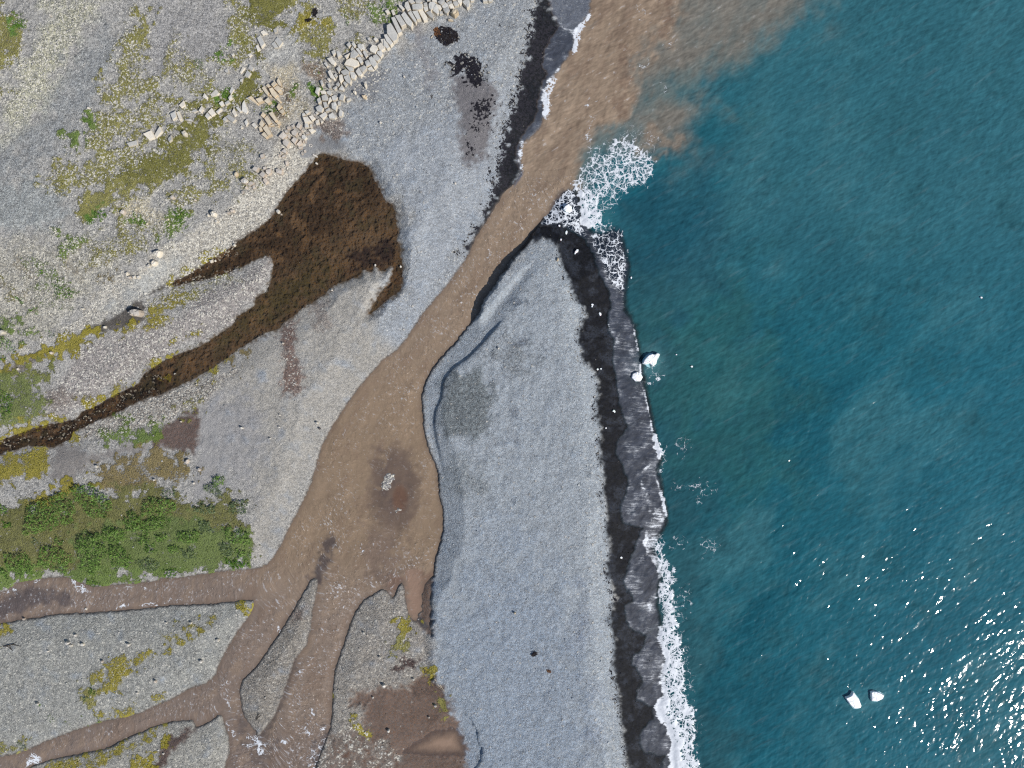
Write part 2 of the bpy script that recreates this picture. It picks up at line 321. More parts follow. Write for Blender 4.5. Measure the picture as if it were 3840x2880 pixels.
lay(0.35 * msk([(x + 22, y) for x, y in WEDGE] + [(2560, 3600), (2520, 2500), (2440, 1700), (2300, 900), (2060, 860)], 30, 22, N1) * mb * sst(-0.2, 1.0, N1), (62, 68, 80), 1.0, 0.08)
# mud
lay(msk(T(0, 1440, 1290, 560, 1340, 430, 1540, 300, 1700, 210, 1725, 300, 1712, 450, 1690, 590, 1400, 555), 10, 6), (104, 89, 84), 0.35, 0.06)
lay(msk(T(960, 720, 230, 1100, 330, 1080, 350, 1180, 330, 1350, 380, 1500, 395, 1659, 330, 1750, 210, 1750, 230, 1600, 240, 1400, 205, 1200), 14, 9), (121, 104, 98), 0.6, 0.25)
lay(0.6 * msk(T(960, 720, 500, 960, 600, 960, 620, 1150, 540, 1200, 500, 1060), 24, 12), (132, 120, 114), 0.7, 0.25)
lay(mud_m, (108, 91, 82), 0.4, 0.1, None, 0.25)
lay(msk(T(960, 2160, 700, 1290, 900, 1300, 1100, 1420, 1240, 1560, 1240, 1800, 500, 1800, 620, 1400), 24, 14) * (0.5 + 0.3 * N2), (128, 122, 116), 0.9, 0.4)
lay(0.8 * msk(T(960, 2160, 1330, 960, 1400, 880, 1500, 850, 1590, 930, 1560, 1050, 1480, 1070, 1350, 1040), 10, 8), (96, 80, 72), 0.7, 0.12)
lay(0.6 * msk(T(960, 2160, 1180, 1180, 1400, 1150, 1560, 1190, 1580, 1290, 1300, 1260), 16, 10), (100, 82, 72), 0.5, 0.15)
lay(msk(T(960, 2160, 1180, 810, 1240, 770, 1280, 700, 1400, 735, 1370, 800, 1280, 790), 10, 9), (88, 74, 72), 0.8, 0.2)
lay(0.7 * msk(T(960, 2160, 300, 290, 420, 270, 400, 390, 320, 400), 16, 9), (112, 98, 92), 0.7, 0.2)
lay(msk(T(960, 2160, 1365, 370, 1410, 330, 1470, 390, 1500, 470, 1430, 440), 7, 5), (84, 80, 82), 0.3, 0.15)
lay(msk(T(0, 2160, 1290, 1700, 1380, 1540, 1425, 1410, 1480, 1380, 1530, 1370, 1640, 1320, 1715, 1300, 1570, 1440, 1450, 1560, 1380, 1700), 10, 6), (98, 84, 80), 0.6, 0.15)
lay(msk(T(0, 720, 660, 1220, 900, 1115, 1000, 1075, 1120, 985, 1300, 862, 1480, 800, 1420, 835, 1240, 920, 1240, 1080, 1250, 1120, 1000, 1190, 850, 1210), 7, 5), (92, 88, 85), 0.5, 0.15)
lay(0.6 * msk(T(0, 720, 0, 1560, 200, 1420, 420, 1370, 360, 1450, 120, 1600), 9, 5), (92, 78, 60), 0.5, 0.2)
lay(0.7 * all_land(T(0, 1440, 400, 60, 560, 40, 620, 160, 480, 260, 380, 160), 24, 12), (122, 112, 106), 0.7, 0.2)
lay(0.9 * all_land(T(960, 0, 400, 540, 560, 540, 620, 640, 540, 760, 430, 660), 18, 9), (122, 106, 90), 0.9, 0.3)
lay(0.9 * all_land(TS(920, 240, 3.966, '560 350 640 400 690 560 560 640 420 700 500 800 660 760 640 660 560 560'), 14, 9), (112, 98, 84), 0.8, 0.3)
# lagoon and stream beds
wl = sst(-3, 5, s_lag)
lay(sst(-14, -2, s_lag + 3 * N4), (96, 88, 80), None, 0.15, None, 0.4)
lay(wl, (124, 103, 82), 0.2, 0.05, None, 0.3)
lay(wl * msk(T(960, 720, -200, 900, 100, 860, 500, 600, 700, 640, 640, 760, 300, 1010, 0, 1180, -300, 1330), 40, 20), (104, 94, 66), 0.25, 0.02)
lay(wl * (1 - sst(1000, 1300, GX + 1.2 * (GY - 1000))) * 0.7, (58, 45, 38), 0.8, 0.03)
lay(wl * msk(T(0, 1440, -900, 900, -900, 300, 600, 250, 1100, -100, 1500, -100, 1300, 150, 700, 450), 30, 12), (44, 36, 35), 1.0, 0.34)
lay(wl * 0.85 * msk(T(960, 720, 730, 760, 780, 640, 830, 520, 930, 480, 1060, 470, 1130, 400, 1180, 420, 1180, 580, 1110, 660, 1060, 680, 900, 690), 12, 8), (62, 52, 56), 0.3, 0.02)
lay(wl * msk(T(960, 0, 600, 1480, 740, 1470, 740, 1560, 620, 1560), 22, 12) * 0.7, (52, 46, 38), 0.5, 0.02)
lay(wl * msk(T(960, 720, 1180, 620, 1270, 560, 1270, 840, 1050, 1010, 1100, 880), 18, 8), (98, 78, 62), 0.4, 0.05)
lay(wl * 0.6 * sst(0.2, 1.4, N1 + 0.4 * N3), (132, 106, 80), 0.25, 0.04)
lay(wl * 0.6 * sst(0.3, 1.5, -N1 + 0.5 * N3), (94, 86, 66), 0.25, 0.03)
lay(wl * 0.5 * (1 - sst(2, 26, s_lag + 5 * N2)), (104, 84, 66), 0.7, 0.05)
# river bed seen at the margins, shoal pebbles
lay(sst(-10, 0, s_riv) * (s_riv < 400), (78, 70, 66), 0.9, 0.04, None, 0.5)
lay(sst(0, 6, s_isl + 2), (150, 148, 150), 1.1, 0.7, None, 0.0)
lay(0.5 * line(SCARP, 5, 4, 2) * amp, (95, 104, 116), 0.9, 0.1)  # shade at the foot of the scarp, painted as a dark line

OL = (136, 132, 74); DO = (116, 114, 52); YE = (146, 136, 52); GR = (102, 122, 58); BR = (130, 116, 76); BG = (88, 122, 40)
for args in (
    (T(0, 0, -600, -200, 60, -100, 40, 130, 190, 150, 235, 240, 210, 400, 160, 500, 60, 600, -100, 740, -600, 800), .72, OL),
    (T(0, 0, 1150, 90, 1300, 90, 1310, 250, 1250, 440, 1210, 640, 1330, 700, 1320, 830, 1100, 900, 850, 940, 880, 700, 990, 640, 1000, 500, 1020, 330, 1100, 250), .52, OL),
    (T(0, 0, 1120, 100, 1300, 95, 1310, 250, 1240, 440, 1170, 440, 1220, 260), .7, OL),
    (T(0, 0, -100, 780, 40, 760, 110, 720, 60, 860, -60, 930), .6, DO),
    (T(0, 720, 100, 640, 260, 560, 420, 640, 640, 840, 640, 1000, 400, 1000, 240, 800), .3, GR), (T(0, 720, -100, 650, 60, 700, 200, 860, 220, 980, 60, 1000, -200, 900), .3, OL),
    (T(0, 0, 1320, 1240, 1900, 1050, 2212, 1250, 2212, 1659, 1700, 1659, 1600, 1560, 1800, 1320), .36, OL), (T(960, 0, 20, 900, 300, 760, 460, 700, 460, 900, 250, 1000), .25, OL),
    (T(0, 0, 850, 950, 1320, 840, 1480, 860, 1450, 1000, 1230, 1130, 1200, 1260, 1000, 1270, 720, 1330, 800, 1100), .55, OL),
    (T(0, 0, 700, 1350, 1100, 1250, 1400, 1220, 1450, 1350, 1200, 1450, 900, 1659, 640, 1659), .6, OL),
    (T(0, 0, 1350, 1280, 1560, 1060, 1750, 1000, 1910, 1040, 1860, 1180, 1780, 1320, 1650, 1460, 1500, 1600, 1350, 1680, 850, 1720, 900, 1540, 1100, 1420), .72, DO),
    (T(0, 0, 1400, 830, 1600, 830, 1800, 850, 1890, 740, 2010, 740, 2212, 560, 2300, 850, 1980, 960, 1900, 1030, 1700, 960, 1480, 960), .68, DO),
    (T(0, 0, 1410, 580, 1500, 340, 1650, 430, 1680, 560, 1900, 500, 1900, 740, 1800, 850, 1450, 820, 1420, 680), .42, OL),
    (T(0, 0, 360, 1560, 520, 1400, 650, 1420, 720, 1600, 660, 1720, 370, 1660), .62, OL),
    (T(0, 0, 1960, 0, 2212, 0, 2212, 400, 2030, 380, 1990, 240, 1950, 120), .6, OL),
    (T(0, 0, 1900, 440, 2212, 380, 2212, 560, 2000, 640, 1890, 560), .5, OL),
    (T(960, 0, -100, -300, 380, -300, 360, 0, 330, 80, 240, 170, 230, 250, 100, 260, -60, 280), 0.74, DO),
    (T(960, 0, 390, 0, 560, 0, 530, 140, 660, 180, 640, 330, 760, 420, 640, 480, 560, 560, 440, 500, 380, 380, 340, 260, 400, 150), .68, OL),
    (T(960, 0, 400, 120, 540, 140, 640, 180, 500, 220, 410, 220), .85, YE),
    (T(960, 0, 660, -100, 1060, -100, 1060, 60, 900, 180, 780, 230, 700, 160), .5, OL),
    (T(960, 0, -50, 430, 40, 420, 60, 560, -20, 720), .8, DO),
    (T(960, 0, 1000, 80, 1100, 60, 1080, 180, 960, 200), .6, GR), (T(960, 0, 1050, -60, 1230, -60, 1250, 80, 1130, 130), .6, GR),
    (T(960, 0, 780, 300, 960, 300, 960, 420, 820, 480), .42, OL), (T(960, 0, 640, 480, 780, 480, 760, 600, 640, 600), .5, DO),
    (T(0, 720, 670, -60, 1200, -60, 1150, 40, 1000, 130, 920, 200, 800, 290, 640, 270, 640, 170), .75, OL),
    (T(0, 720, 800, 290, 1300, 230, 1500, 300, 1640, 350, 1430, 440, 1180, 560, 1000, 600, 850, 700, 700, 600, 540, 560, 520, 480, 700, 380), .42, OL),
    (T(0, 720, 1350, 80, 1480, 100, 1640, 180, 1600, 330, 1450, 390, 1350, 440, 1420, 320, 1490, 230, 1380, 160), .7, GR),
    (T(0, 720, 1250, -60, 1900, -60, 1850, 60, 1750, 90, 1400, 60), .6, OL), (T(0, 720, 500, 350, 700, 400, 640, 500, 520, 520), .55, GR),
    (T(0, 720, 1060, 440, 1160, 460, 1150, 540, 1080, 530), .75, OL), (T(0, 720, 820, 690, 1000, 680, 980, 760, 860, 760), .5, BR),
    (T(0, 720, -500, 1000, 100, 1040, 230, 1130, 300, 1230, 200, 1300, 100, 1240, -500, 1250), .6, GR),
    (T(0, 720, -500, 1700, 0, 1490, 200, 1410, 400, 1330, 540, 1260, 680, 1220, 860, 1180, 850, 1220, 700, 1300, 580, 1420, 400, 1440, 240, 1480, 100, 1580), .8, YE),
    (T(0, 720, -500, 1800, 250, 1500, 450, 1500, 420, 1640, 300, 1700, 0, 1760), .55, (118, 122, 62)),
    (T(0, 720, 1250, 990, 1380, 900, 1600, 830, 1700, 880, 1580, 970, 1480, 1090, 1400, 1200, 1040, 1250, 1050, 1190, 1250, 1130), .55, YE),
    (T(0, 720, 1420, 1310, 1550, 1260, 1680, 1210, 1640, 1290, 1500, 1350), .8, YE), (T(0, 720, 1200, 1560, 1400, 1430, 1600, 1330, 1700, 1320, 1550, 1400, 1400, 1475, 1250, 1585), .8, YE),
    (T(0, 720, 1340, 1640, 1400, 1590, 1470, 1590, 1450, 1640, 1360, 1680), .9, YE),
    (T(0, 720, 1660, 1659, 1850, 1480, 1950, 1430, 1900, 1500, 1720, 1659), .55, YE), (T(0, 720, 1480, 740, 1700, 620, 1950, 470, 2020, 440, 1990, 500, 1700, 650, 1520, 760), .6, YE),
    (T(0, 720, 1640, 760, 1800, 720, 2000, 690, 2080, 760, 1800, 840, 1680, 900), .42, OL), (T(0, 720, 2040, 1400, 2140, 1380, 2140, 1520, 2060, 1560), .45, BR),
    (T(0, 1440, -700, -200, 300, 0, 440, 200, 380, 300, 200, 360, -700, 500), .52, (112, 122, 66)),
    (T(0, 1440, -700, 480, 0, 430, 150, 380, 350, 330, 500, 250, 560, 300, 350, 368, 200, 436, 0, 500, -700, 640), .92, YE),
    (T(0, 1440, 700, 160, 850, 110, 1000, 20, 1150, 0, 1000, 100, 900, 170, 750, 230), .6, YE),
    (T(0, 1440, 170, 560, 400, 510, 460, 580, 420, 700, 350, 820, 250, 830, -700, 900, -700, 640, 0, 640), .66, YE),
    (T(0, 1440, 1520, 180, 1700, 140, 1720, 200, 1560, 250), .6, OL), (T(0, 1440, 1040, 280, 1140, 260, 1100, 340), .8, GR),
    (T(0, 1440, 880, 400, 1200, 400, 1380, 320, 1360, 460, 1100, 500, 900, 480), .66, GR), (T(0, 1440, 620, 390, 700, 390, 680, 470, 620, 470), .8, YE),
    (T(0, 1440, 830, 720, 1000, 680, 1300, 600, 1560, 560, 1600, 620, 1450, 680, 1700, 740, 1690, 800, 1400, 870, 1100, 960, 850, 900), .62, BR),
    (T(0, 1440, -700, 900, 100, 1060, 560, 880, 800, 860, 850, 960, 1000, 960, 1400, 900, 1550, 1000, 1650, 1050, 1850, 1000, 2050, 960, 2150, 1060, 2120, 1250, 2170, 1400, 2180, 1560, 1700, 1600, 1560, 1659, -700, 1659), .78, (112, 112, 62)),
    (T(0, 1440, 640, 1330, 760, 1280, 1000, 1240, 1500, 1150, 1900, 1250, 2150, 1300, 2150, 1560, 1500, 1640, 700, 1640), .74, (104, 120, 62)),
    (T(0, 1440, 300, 1010, 400, 920, 560, 880, 800, 830, 830, 880, 600, 920, 450, 990, 310, 1020), .92, YE),
    (T(0, 2160, -700, -60, 1560, -40, 1560, 16, 1180, 60, 900, 82, 690, 36, 440, 6, 140, 56, 0, 136, -700, 150), .86, GR),
    (T(0, 2160, 760, 980, 830, 850, 1000, 760, 1150, 690, 1280, 630, 1400, 560, 1550, 480, 1700, 380, 1850, 330, 1850, 400, 1650, 480, 1450, 610, 1280, 700, 1100, 880, 1000, 980, 850, 990), .62, YE),
    (T(0, 2160, 700, 960, 790, 960, 790, 1100, 720, 1090), .7, OL), (T(0, 2160, 1090, 1720, 1200, 1600, 1300, 1540, 1400, 1440, 1420, 1380, 1440, 1420, 1350, 1560, 1290, 1720), .92, YE),
    (T(0, 2160, 300, 1650, 700, 1560, 1000, 1500, 1350, 1330, 1400, 1350, 1100, 1560, 900, 1640, 500, 1720), .42, YE),
    (T(0, 2160, -400, 1360, 200, 1440, 180, 1540, -400, 1530), .5, OL), (T(0, 2160, -300, 400, 60, 440, 20, 540, -300, 600), .62, YE), (T(0, 2160, 1440, 460, 1500, 470, 1480, 500), .6, OL),
    (T(0, 2160, 2080, 240, 2140, 240, 2140, 290, 2090, 290), .8, YE), (T(0, 2160, 750, 1290, 850, 1240, 860, 1280, 770, 1310), .7, GR), (T(0, 2160, 640, 1300, 690, 1290, 680, 1330), .7, GR),
    (T(0, 2160, 1400, 1040, 1100, 1180, 900, 1220, 880, 1200, 1100, 1130, 1380, 1060), .42, YE),
    (T(960, 2160, 1220, 420, 1300, 370, 1350, 460, 1370, 500, 1290, 510), .75, YE), (T(960, 2160, 1200, 620, 1250, 590, 1340, 600, 1290, 650), .55, OL),
    (T(960, 2160, 1560, 1040, 1640, 1040, 1640, 1150, 1550, 1140), .7, OL), (T(960, 2160, 850, 1240, 900, 1300, 990, 1360, 1000, 1390, 930, 1350, 860, 1290), .8, YE),
    (T(960, 2160, 670, 1040, 705, 1070, 690, 1090), .9, YE), (T(960, 2160, 1430, 800, 1480, 810, 1490, 880, 1440, 870), .6, YE),
    (T(0, 0, 1890, 440, 1960, 430, 1975, 480, 1910, 500), .95, BG), (T(0, 0, 1900, 760, 1990, 740, 1970, 840, 1900, 830), .95, BG), (T(0, 0, 710, 1020, 780, 1020, 790, 1075, 740, 1075), .9, GR),
    (T(0, 0, 590, 1180, 640, 1180, 700, 1240, 640, 1260), .8, GR), (T(0, 720, 750, 270, 830, 160, 910, 130, 920, 180, 850, 240, 800, 280), .95, BG), (T(0, 720, 1140, 240, 1240, 250, 1220, 268), .9, GR),
    (T(960, 0, 480, 730, 540, 720, 560, 770, 500, 800), .9, BG), (T(960, 0, 310, 720, 360, 730, 350, 780, 315, 770), .9, GR), (T(960, 0, 760, 160, 800, 170, 800, 220, 770, 230), .9, GR),
    (T(960, 0, 70, 900, 180, 880, 160, 920, 90, 925), .75, GR), (T(0, 0, 110, 180, 190, 150, 200, 240, 150, 260, 110, 240), .9, BG)):
    veg(args[0], min(.95, args[1] + .06), args[2], 28 if args[1] < .8 else 20, 19)
pale += 0.34 * np.clip(plant * 4, 0, 1) * (1 - sst(0.62, 0.85, plant)) * (GY < 1150)
plant *= (1 - sst(-6, 4, s_lag) * 0.75)
plant += 0.12 * (plant > 0.2) * N1
veg(T(0, 2160, 505, 205, 580, 192, 640, 230, 560, 250), .95, YE, 6, 3)

# ------------------------------------------------------------------ node helper
class NT:
    def __init__(s, name):
        s.mat = bpy.data.materials.new(name); s.mat.use_nodes = True
        s.t = s.mat.node_tree; s.t.nodes.clear()
        s.out = s.t.nodes.new('ShaderNodeOutputMaterial')
    def put(s, sock, v):
        if isinstance(v, bpy.types.NodeSocket):
            s.t.links.new(v, sock)
        elif isinstance(v, (tuple, list, np.ndarray)):
            v = [float(q) for q in v]
            n = len(sock.default_value)
            sock.default_value = (v + [1.0])[:n] if len(v) < n else v[:n]
        else:
            sock.default_value = v
    def n(s, typ, ins=None, **props):
        nd = s.t.nodes.new('ShaderNode' + typ)
        for k, v in props.items():
            setattr(nd, k, v)
        for k, v in (ins or {}).items():
            s.put(nd.inputs[k], v)
        return nd
    def m(s, op, a, b=0.0, c=None, clamp=False):
        nd = s.n('Math', operation=op, use_clamp=clamp); s.put(nd.inputs[0], a); s.put(nd.inputs[1], b)
        if c is not None: s.put(nd.inputs[2], c)
        return nd.outputs[0]
    def mad(s, a, b, c): return s.m('MULTIPLY_ADD', a, b, c)
    def ss(s, x, lo, hi):
        nd = s.n('MapRange', interpolation_type='SMOOTHSTEP')
        s.put(nd.inputs['Value'], x); s.put(nd.inputs['From Min'], lo); s.put(nd.inputs['From Max'], hi)
        return nd.outputs[0]
    def mix(s, f, a, b, blend='MIX'):
        nd = s.n('Mix', data_type='RGBA', blend_type=blend)
        s.put(nd.inputs[0], f); s.put(nd.inputs[6], a); s.put(nd.inputs[7], b)
        return nd.outputs[2]
    def scale(s, col, f):
        nd = s.n('VectorMath', operation='SCALE'); s.put(nd.inputs[0], col); s.put(nd.inputs['Scale'], f)
        return nd.outputs[0]
    def attr(s, name, out='Fac'): return s.n('Attribute', attribute_name=name).outputs[out]
    def pos(s): return s.n('TexCoord').outputs['Object']
    def mapping(s, v, rot=0.0, sc=(1, 1, 1)):
        nd = s.n('Mapping', vector_type='TEXTURE'); s.put(nd.inputs[0], v); nd.inputs['Rotation'].default_value = (0, 0, -rot); nd.inputs['Scale'].default_value = [1.0 / q for q in sc]
        return nd.outputs[0]
    def noise(s, v, sc, det=3.0, rough=0.55, dist=0.0, out='Fac'):
        nd = s.n('TexNoise', {'Scale': sc, 'Detail': det, 'Roughness': rough, 'Distortion': dist}); s.put(nd.inputs['Vector'], v)
        return nd.outputs[out]
    def vor(s, v, sc, feature='F1', **k):
        nd = s.n('TexVoronoi', {'Scale': sc}, feature=feature, **k); s.put(nd.inputs['Vector'], v)
        return nd
    def sep(s, c): return s.n('SeparateColor', {'Color': c}).outputs[0]
    def bump(s, h, dist, st=1.0, nrm=None):
        nd = s.n('Bump', {'Strength': st, 'Distance': dist}); s.put(nd.inputs['Height'], h)
        if nrm is not None: s.put(nd.inputs['Normal'], nrm)
        return nd.outputs[0]
    def pbsdf(s, **k):
        nd = s.n('BsdfPrincipled')
        for a, v in k.items(): s.put(nd.inputs[a.replace('_', ' ')], v)
        return nd.outputs[0]
    def done(s, sh): s.t.links.new(sh, s.out.inputs[0]); return s.mat

def mat_ground():
    g = NT('shore_ground'); p = g.pos()
    warp = g.n('VectorMath', operation='ADD'); g.put(warp.inputs[0], p); g.put(warp.inputs[1], g.scale(g.noise(p, 3.0, 2, out='Color'), 0.25)); p2 = warp.outputs[0]
    v1 = g.vor(p2, 5.2); v2 = g.vor(p2, 9.5); v3 = g.vor(p2, 2.4)
    r1 = g.sep(v1.outputs['Color']); r2 = g.sep(v2.outputs['Color']); r3 = g.sep(v3.outputs['Color'])
    nl = g.noise(p, 0.45, 5, 0.62); nm = g.noise(p, 2.2, 4, 0.6); nf = g.noise(p, 6.0, 3, 0.6)
    grit = g.attr('grit')
    var = g.mad(g.m('SUBTRACT', r1, 0.5), 0.85, g.m('MULTIPLY', g.m('SUBTRACT', r2, 0.5), 0.70))
    var = g.mad(g.m('SUBTRACT', nm, 0.5), 0.38, var)
    br = g.mad(var, grit, 1.0); br = g.mad(g.m('SUBTRACT', nl, 0.5), 0.45, br)
    br = g.m('MAXIMUM', br, 0.25)
    col = g.scale(g.attr('tint', 'Color'), br)
    # slight hue drift from stone to stone
    hs = g.n('HueSaturation', {'Saturation': g.mad(r2, 0.7, 0.55), 'Value': 1.0}); g.put(hs.inputs['Color'], col); col = hs.outputs[0]
    # dark wrack and damp stones, breaking up along stone edges
    df = g.ss(g.mad(g.m('SUBTRACT', r1, 0.5), 0.55, g.mad(g.m('SUBTRACT', nm, 0.5), 0.9, g.attr('dark'))), 0.46, 0.56)
    col = g.mix(g.m('MULTIPLY', df, g.ss(g.attr('dark'), 0.02, 0.12)), col, g.scale(alb(38, 37, 44), g.mad(r2, 0.9, 0.5)))
    # moss and grass
    pn = g.mad(g.m('SUBTRACT', g.noise(p, 3.4, 4, 0.68), 0.5), 1.35, g.mad(g.m('SUBTRACT', r1, 0.5), 0.42, g.m('MULTIPLY', g.m('SUBTRACT', g.noise(p, 0.8, 5, 0.65), 0.5), 0.9)))
    pl = g.attr('plant')
    fac = g.m('MULTIPLY', g.ss(g.m('ADD', pl, pn), 0.27, 0.60), 0.92)
    fac = g.m('MULTIPLY', fac, g.ss(pl, 0.05, 0.25))
    pc = g.scale(g.attr('ptint', 'Color'), g.mad(g.noise(p, 5.0, 4, 0.7), 1.5, g.mad(g.m('SUBTRACT', nl, 0.5), 0.9, 0.36)))
    pc = g.mix(g.ss(g.noise(p, 0.9, 4, 0.6), 0.52, 0.66), pc, g.scale(pc, 0.72))
    col = g.mix(fac, col, pc)
    # pale cobbles
    pf = g.ss(g.mad(g.attr('pale'), 0.55, g.mad(g.m('SUBTRACT', nm, 0.5), 0.35, g.m('MULTIPLY', r3, 0.55))), 0.60, 0.66)
    pf = g.m('MULTIPLY', pf, g.m('SUBTRACT', 1.0, g.ss(v3.outputs['Distance'], 0.30, 0.46)))
    pf = g.m('MULTIPLY', pf, g.ss(g.attr('pale'), 0.0, 0.1))
    col = g.mix(g.m('MULTIPLY', pf, 0.85), col, g.scale(alb(206, 203, 196), g.mad(r1, 0.4, 0.75)))
    sf = g.ss(g.mad(g.m('SUBTRACT', nm, 0.5), 0.7, g.mad(g.attr('pale'), 0.62, r1)), 1.02, 1.10)
    sf = g.m('MULTIPLY', sf, g.ss(g.attr('pale'), 0.12, 0.3))
    col = g.mix(g.m('MULTIPLY', sf, 0.9), col, g.scale(alb(204, 200, 188), g.mad(r2, 0.55, 0.85)))
    h = g.mad(g.m('SUBTRACT', 0.5, v1.outputs['Distance']), g.m('MULTIPLY', grit, 0.9), g.m('MULTIPLY', g.m('SUBTRACT', 0.5, v2.outputs['Distance']), 0.5))
    h = g.mad(pf, 0.8, h); h = g.mad(fac, g.m('MULTIPLY', nf, 1.6), h); h = g.mad(nm, 0.45, h)
    wetf = g.attr('wet')
    sh = g.pbsdf(Base_Color=col, Roughness=g.mad(wetf, -0.45, 0.92), Specular_IOR_Level=g.mad(wetf, 0.1, 0.15), Normal=g.bump(h, 0.13, g.m('SUBTRACT', 1.0, g.m('MULTIPLY', wetf, 2.2), None, True)))
    return g.done(sh)

def mat_water(name, sea):
    g = NT(name); p = g.pos()
    tintc = g.attr('tint', 'Color'); foam = g.attr('foam'); film = g.attr('film'); chop = g.attr('chop')
    wv = g.scale(g.n('VectorMath', {}, operation='SUBTRACT').outputs[0], 1.0)
    wn = g.n('VectorMath', operation='SUBTRACT'); g.put(wn.inputs[0], g.noise(p, 0.7, 4, 0.6, out='Color')); wn.inputs[1].default_value = (0.5, 0.5, 0.5)
    wp = g.n('VectorMath', operation='ADD'); g.put(wp.inputs[0], p); g.put(wp.inputs[1], g.scale(wn.outputs[0], 1.7)); wp = wp.outputs[0]
    if sea:
        # wind ripples: two crossing trains, longer swell beneath
        a = g.noise(g.mapping(p, math.radians(-30), (0.55, 1.9, 1)), 1.0, 4, 0.6, 0.3)
        a1 = g.noise(g.mapping(p, math.radians(-34), (0.55, 1.25, 1)), 1.0, 1.0, 0.4, 0.3)
        b = g.noise(g.mapping(p, math.radians(-66), (0.9, 1.5, 1)), 1.0, 1.0, 0.4, 0.3)
        c = g.noise(g.mapping(p, math.radians(-42), (0.10, 0.26, 1)), 1.0, 2, 0.5, 0.5)
        cut = g.ss(g.noise(p, 0.07, 3, 0.6), 0.34, 0.66)
        h = g.mad(a1, g.mad(cut, 0.55, 0.55), g.mad(b, g.mad(cut, 0.35, 0.4), g.m('MULTIPLY', c, 1.6)))
        nrm = g.bump(h, 0.108, 1.0)
        streak = g.ss(g.noise(g.mapping(p, math.radians(-32), (0.16, 1.1, 1)), 1.0, 5, 0.65), 0.55, 0.78)
        rip = g.noise(g.mapping(p, math.radians(-24), (0.8, 3.4, 1)), 1.0, 3, 0.6, 0.4)
        body = g.scale(tintc, g.mad(g.m('SUBTRACT', rip, 0.5), 0.75, g.mad(g.m('SUBTRACT', a, 0.5), 0.9, g.mad(g.m('SUBTRACT', b, 0.5), 0.4, g.mad(g.m('SUBTRACT', c, 0.5), 0.35, 1.0)))))  # wave light and shade put into the body colour
        body = g.mix(g.m('MULTIPLY', streak, 0.2), body, alb(128, 150, 155))
    else:
        f = g.attr('flow', 'Vector')
        f2 = g.n('VectorMath', operation='ADD'); g.put(f2.inputs[0], f); g.put(f2.inputs[1], g.scale(wn.outputs[0], 0.8)); f2 = f2.outputs[0]
        a = g.noise(g.mapping(f2, 0, (1.5, 0.8, 1)), 1.0, 4, 0.62, 0.5)
        b = g.noise(g.mapping(f2, 0.6, (2.2, 1.1, 1)), 1.0, 3, 0.6, 0.3)
        c = g.noise(g.mapping(f, 0, (0.09, 0.5, 1)), 1.0, 4, 0.6, 0.3)
        h = g.mad(a, g.mad(chop, 0.9, 0.12), g.m('MULTIPLY', b, g.mad(chop, 0.6, 0.1)))
        nrm = g.bump(h, 0.22, 1.0)
        body = g.scale(tintc, g.mad(g.m('SUBTRACT', a, 0.5), g.m('MULTIPLY', chop, 0.85), g.mad(g.m('SUBTRACT', c, 0.5), 0.34, 1.0)))  # ripple relief also shaded into the colour where the water is choppy
        streak = None
    # foam: lace of cells that closes up as the foam thickens
    e1 = g.vor(wp, 0.95, 'DISTANCE_TO_EDGE').outputs[0]; e2 = g.vor(wp, 2.3, 'DISTANCE_TO_EDGE').outputs[0]
    lace = g.m('MAXIMUM', g.m('SUBTRACT', 1.0, g.m('MULTIPLY', e1, 6.5)), g.m('SUBTRACT', 0.80, g.m('MULTIPLY', e2, 5.0)))
    lace = g.mad(g.m('SUBTRACT', g.noise(p, 2.6, 5, 0.7), 0.5), 1.1, lace)
    wq = g.n('VectorMath', operation='ADD'); g.put(wq.inputs[0], p); g.put(wq.inputs[1], g.scale(wn.outputs[0], 0.7))
    sw = g.noise(g.mapping(wq.outputs[0], 0.08, (0.45, 5.2, 1)), 1.0, 4, 0.62)
    grain = g.noise(p, 5.5, 4, 0.72)
    pat = g.m('ADD', g.m('MULTIPLY', sw, 0.86), g.m('MULTIPLY', grain, 0.38))
    lam = g.ss(film, 0.55, 0.85)            # 1 open water, 0 swash film
    val = g.m('ADD', g.m('MULTIPLY', lace, lam), g.m('MULTIPLY', pat, g.m('SUBTRACT', 1.0, lam)))
    th = g.m('SUBTRACT', g.mad(lam, 0.2, 0.95), g.m('MULTIPLY', foam, g.mad(lam, 0.45, 0.55)))
    fo = g.m('MULTIPLY', g.ss(g.m('SUBTRACT', val, th), -0.04, 0.26), g.m('MINIMUM', g.m('ADD', g.mad(lam, 0.5, 0.10), foam), 1.0))
    fo = g.m('MULTIPLY', fo, g.ss(foam, 0.02, 0.12))
    if not sea:
        fk = g.noise(g.mapping(f2, 0.35, (4.6, 2.4, 1)), 1.0, 3, 0.6, 0.4)
        fl = g.ss(g.mad(fk, 0.75, g.mad(a, 0.35, g.m('MULTIPLY', g.noise(p, 0.22, 3, 0.6), 0.25))), 0.735, 0.86)
        fo = g.m('MAXIMUM', fo, g.m('MULTIPLY', g.m('MULTIPLY', fl, chop), 0.75, None, True))
    else:
        fo = g.m('MAXIMUM', fo, g.m('MULTIPLY', g.m('MULTIPLY', g.ss(g.mad(g.noise(g.mapping(p, math.radians(30), (2.2, 0.9, 1)), 1.0, 4, 0.65), 0.5, g.m('MULTIPLY', a, 0.55)), 0.60, 0.70), chop), 0.4))
    fcol = g.scale(alb(226, 231, 238), g.mad(grain, 0.5, 0.72))
    col = g.mix(fo, body, fcol)
    rough = g.mad(fo, 0.6, 0.065 if sea else 0.16)
    rough = g.m('MAXIMUM', rough, g.mad(lam, -0.5, 0.55))
    surf = g.pbsdf(Base_Color=col, Roughness=rough, IOR=1.33, Specular_IOR_Level=0.5, Normal=nrm)
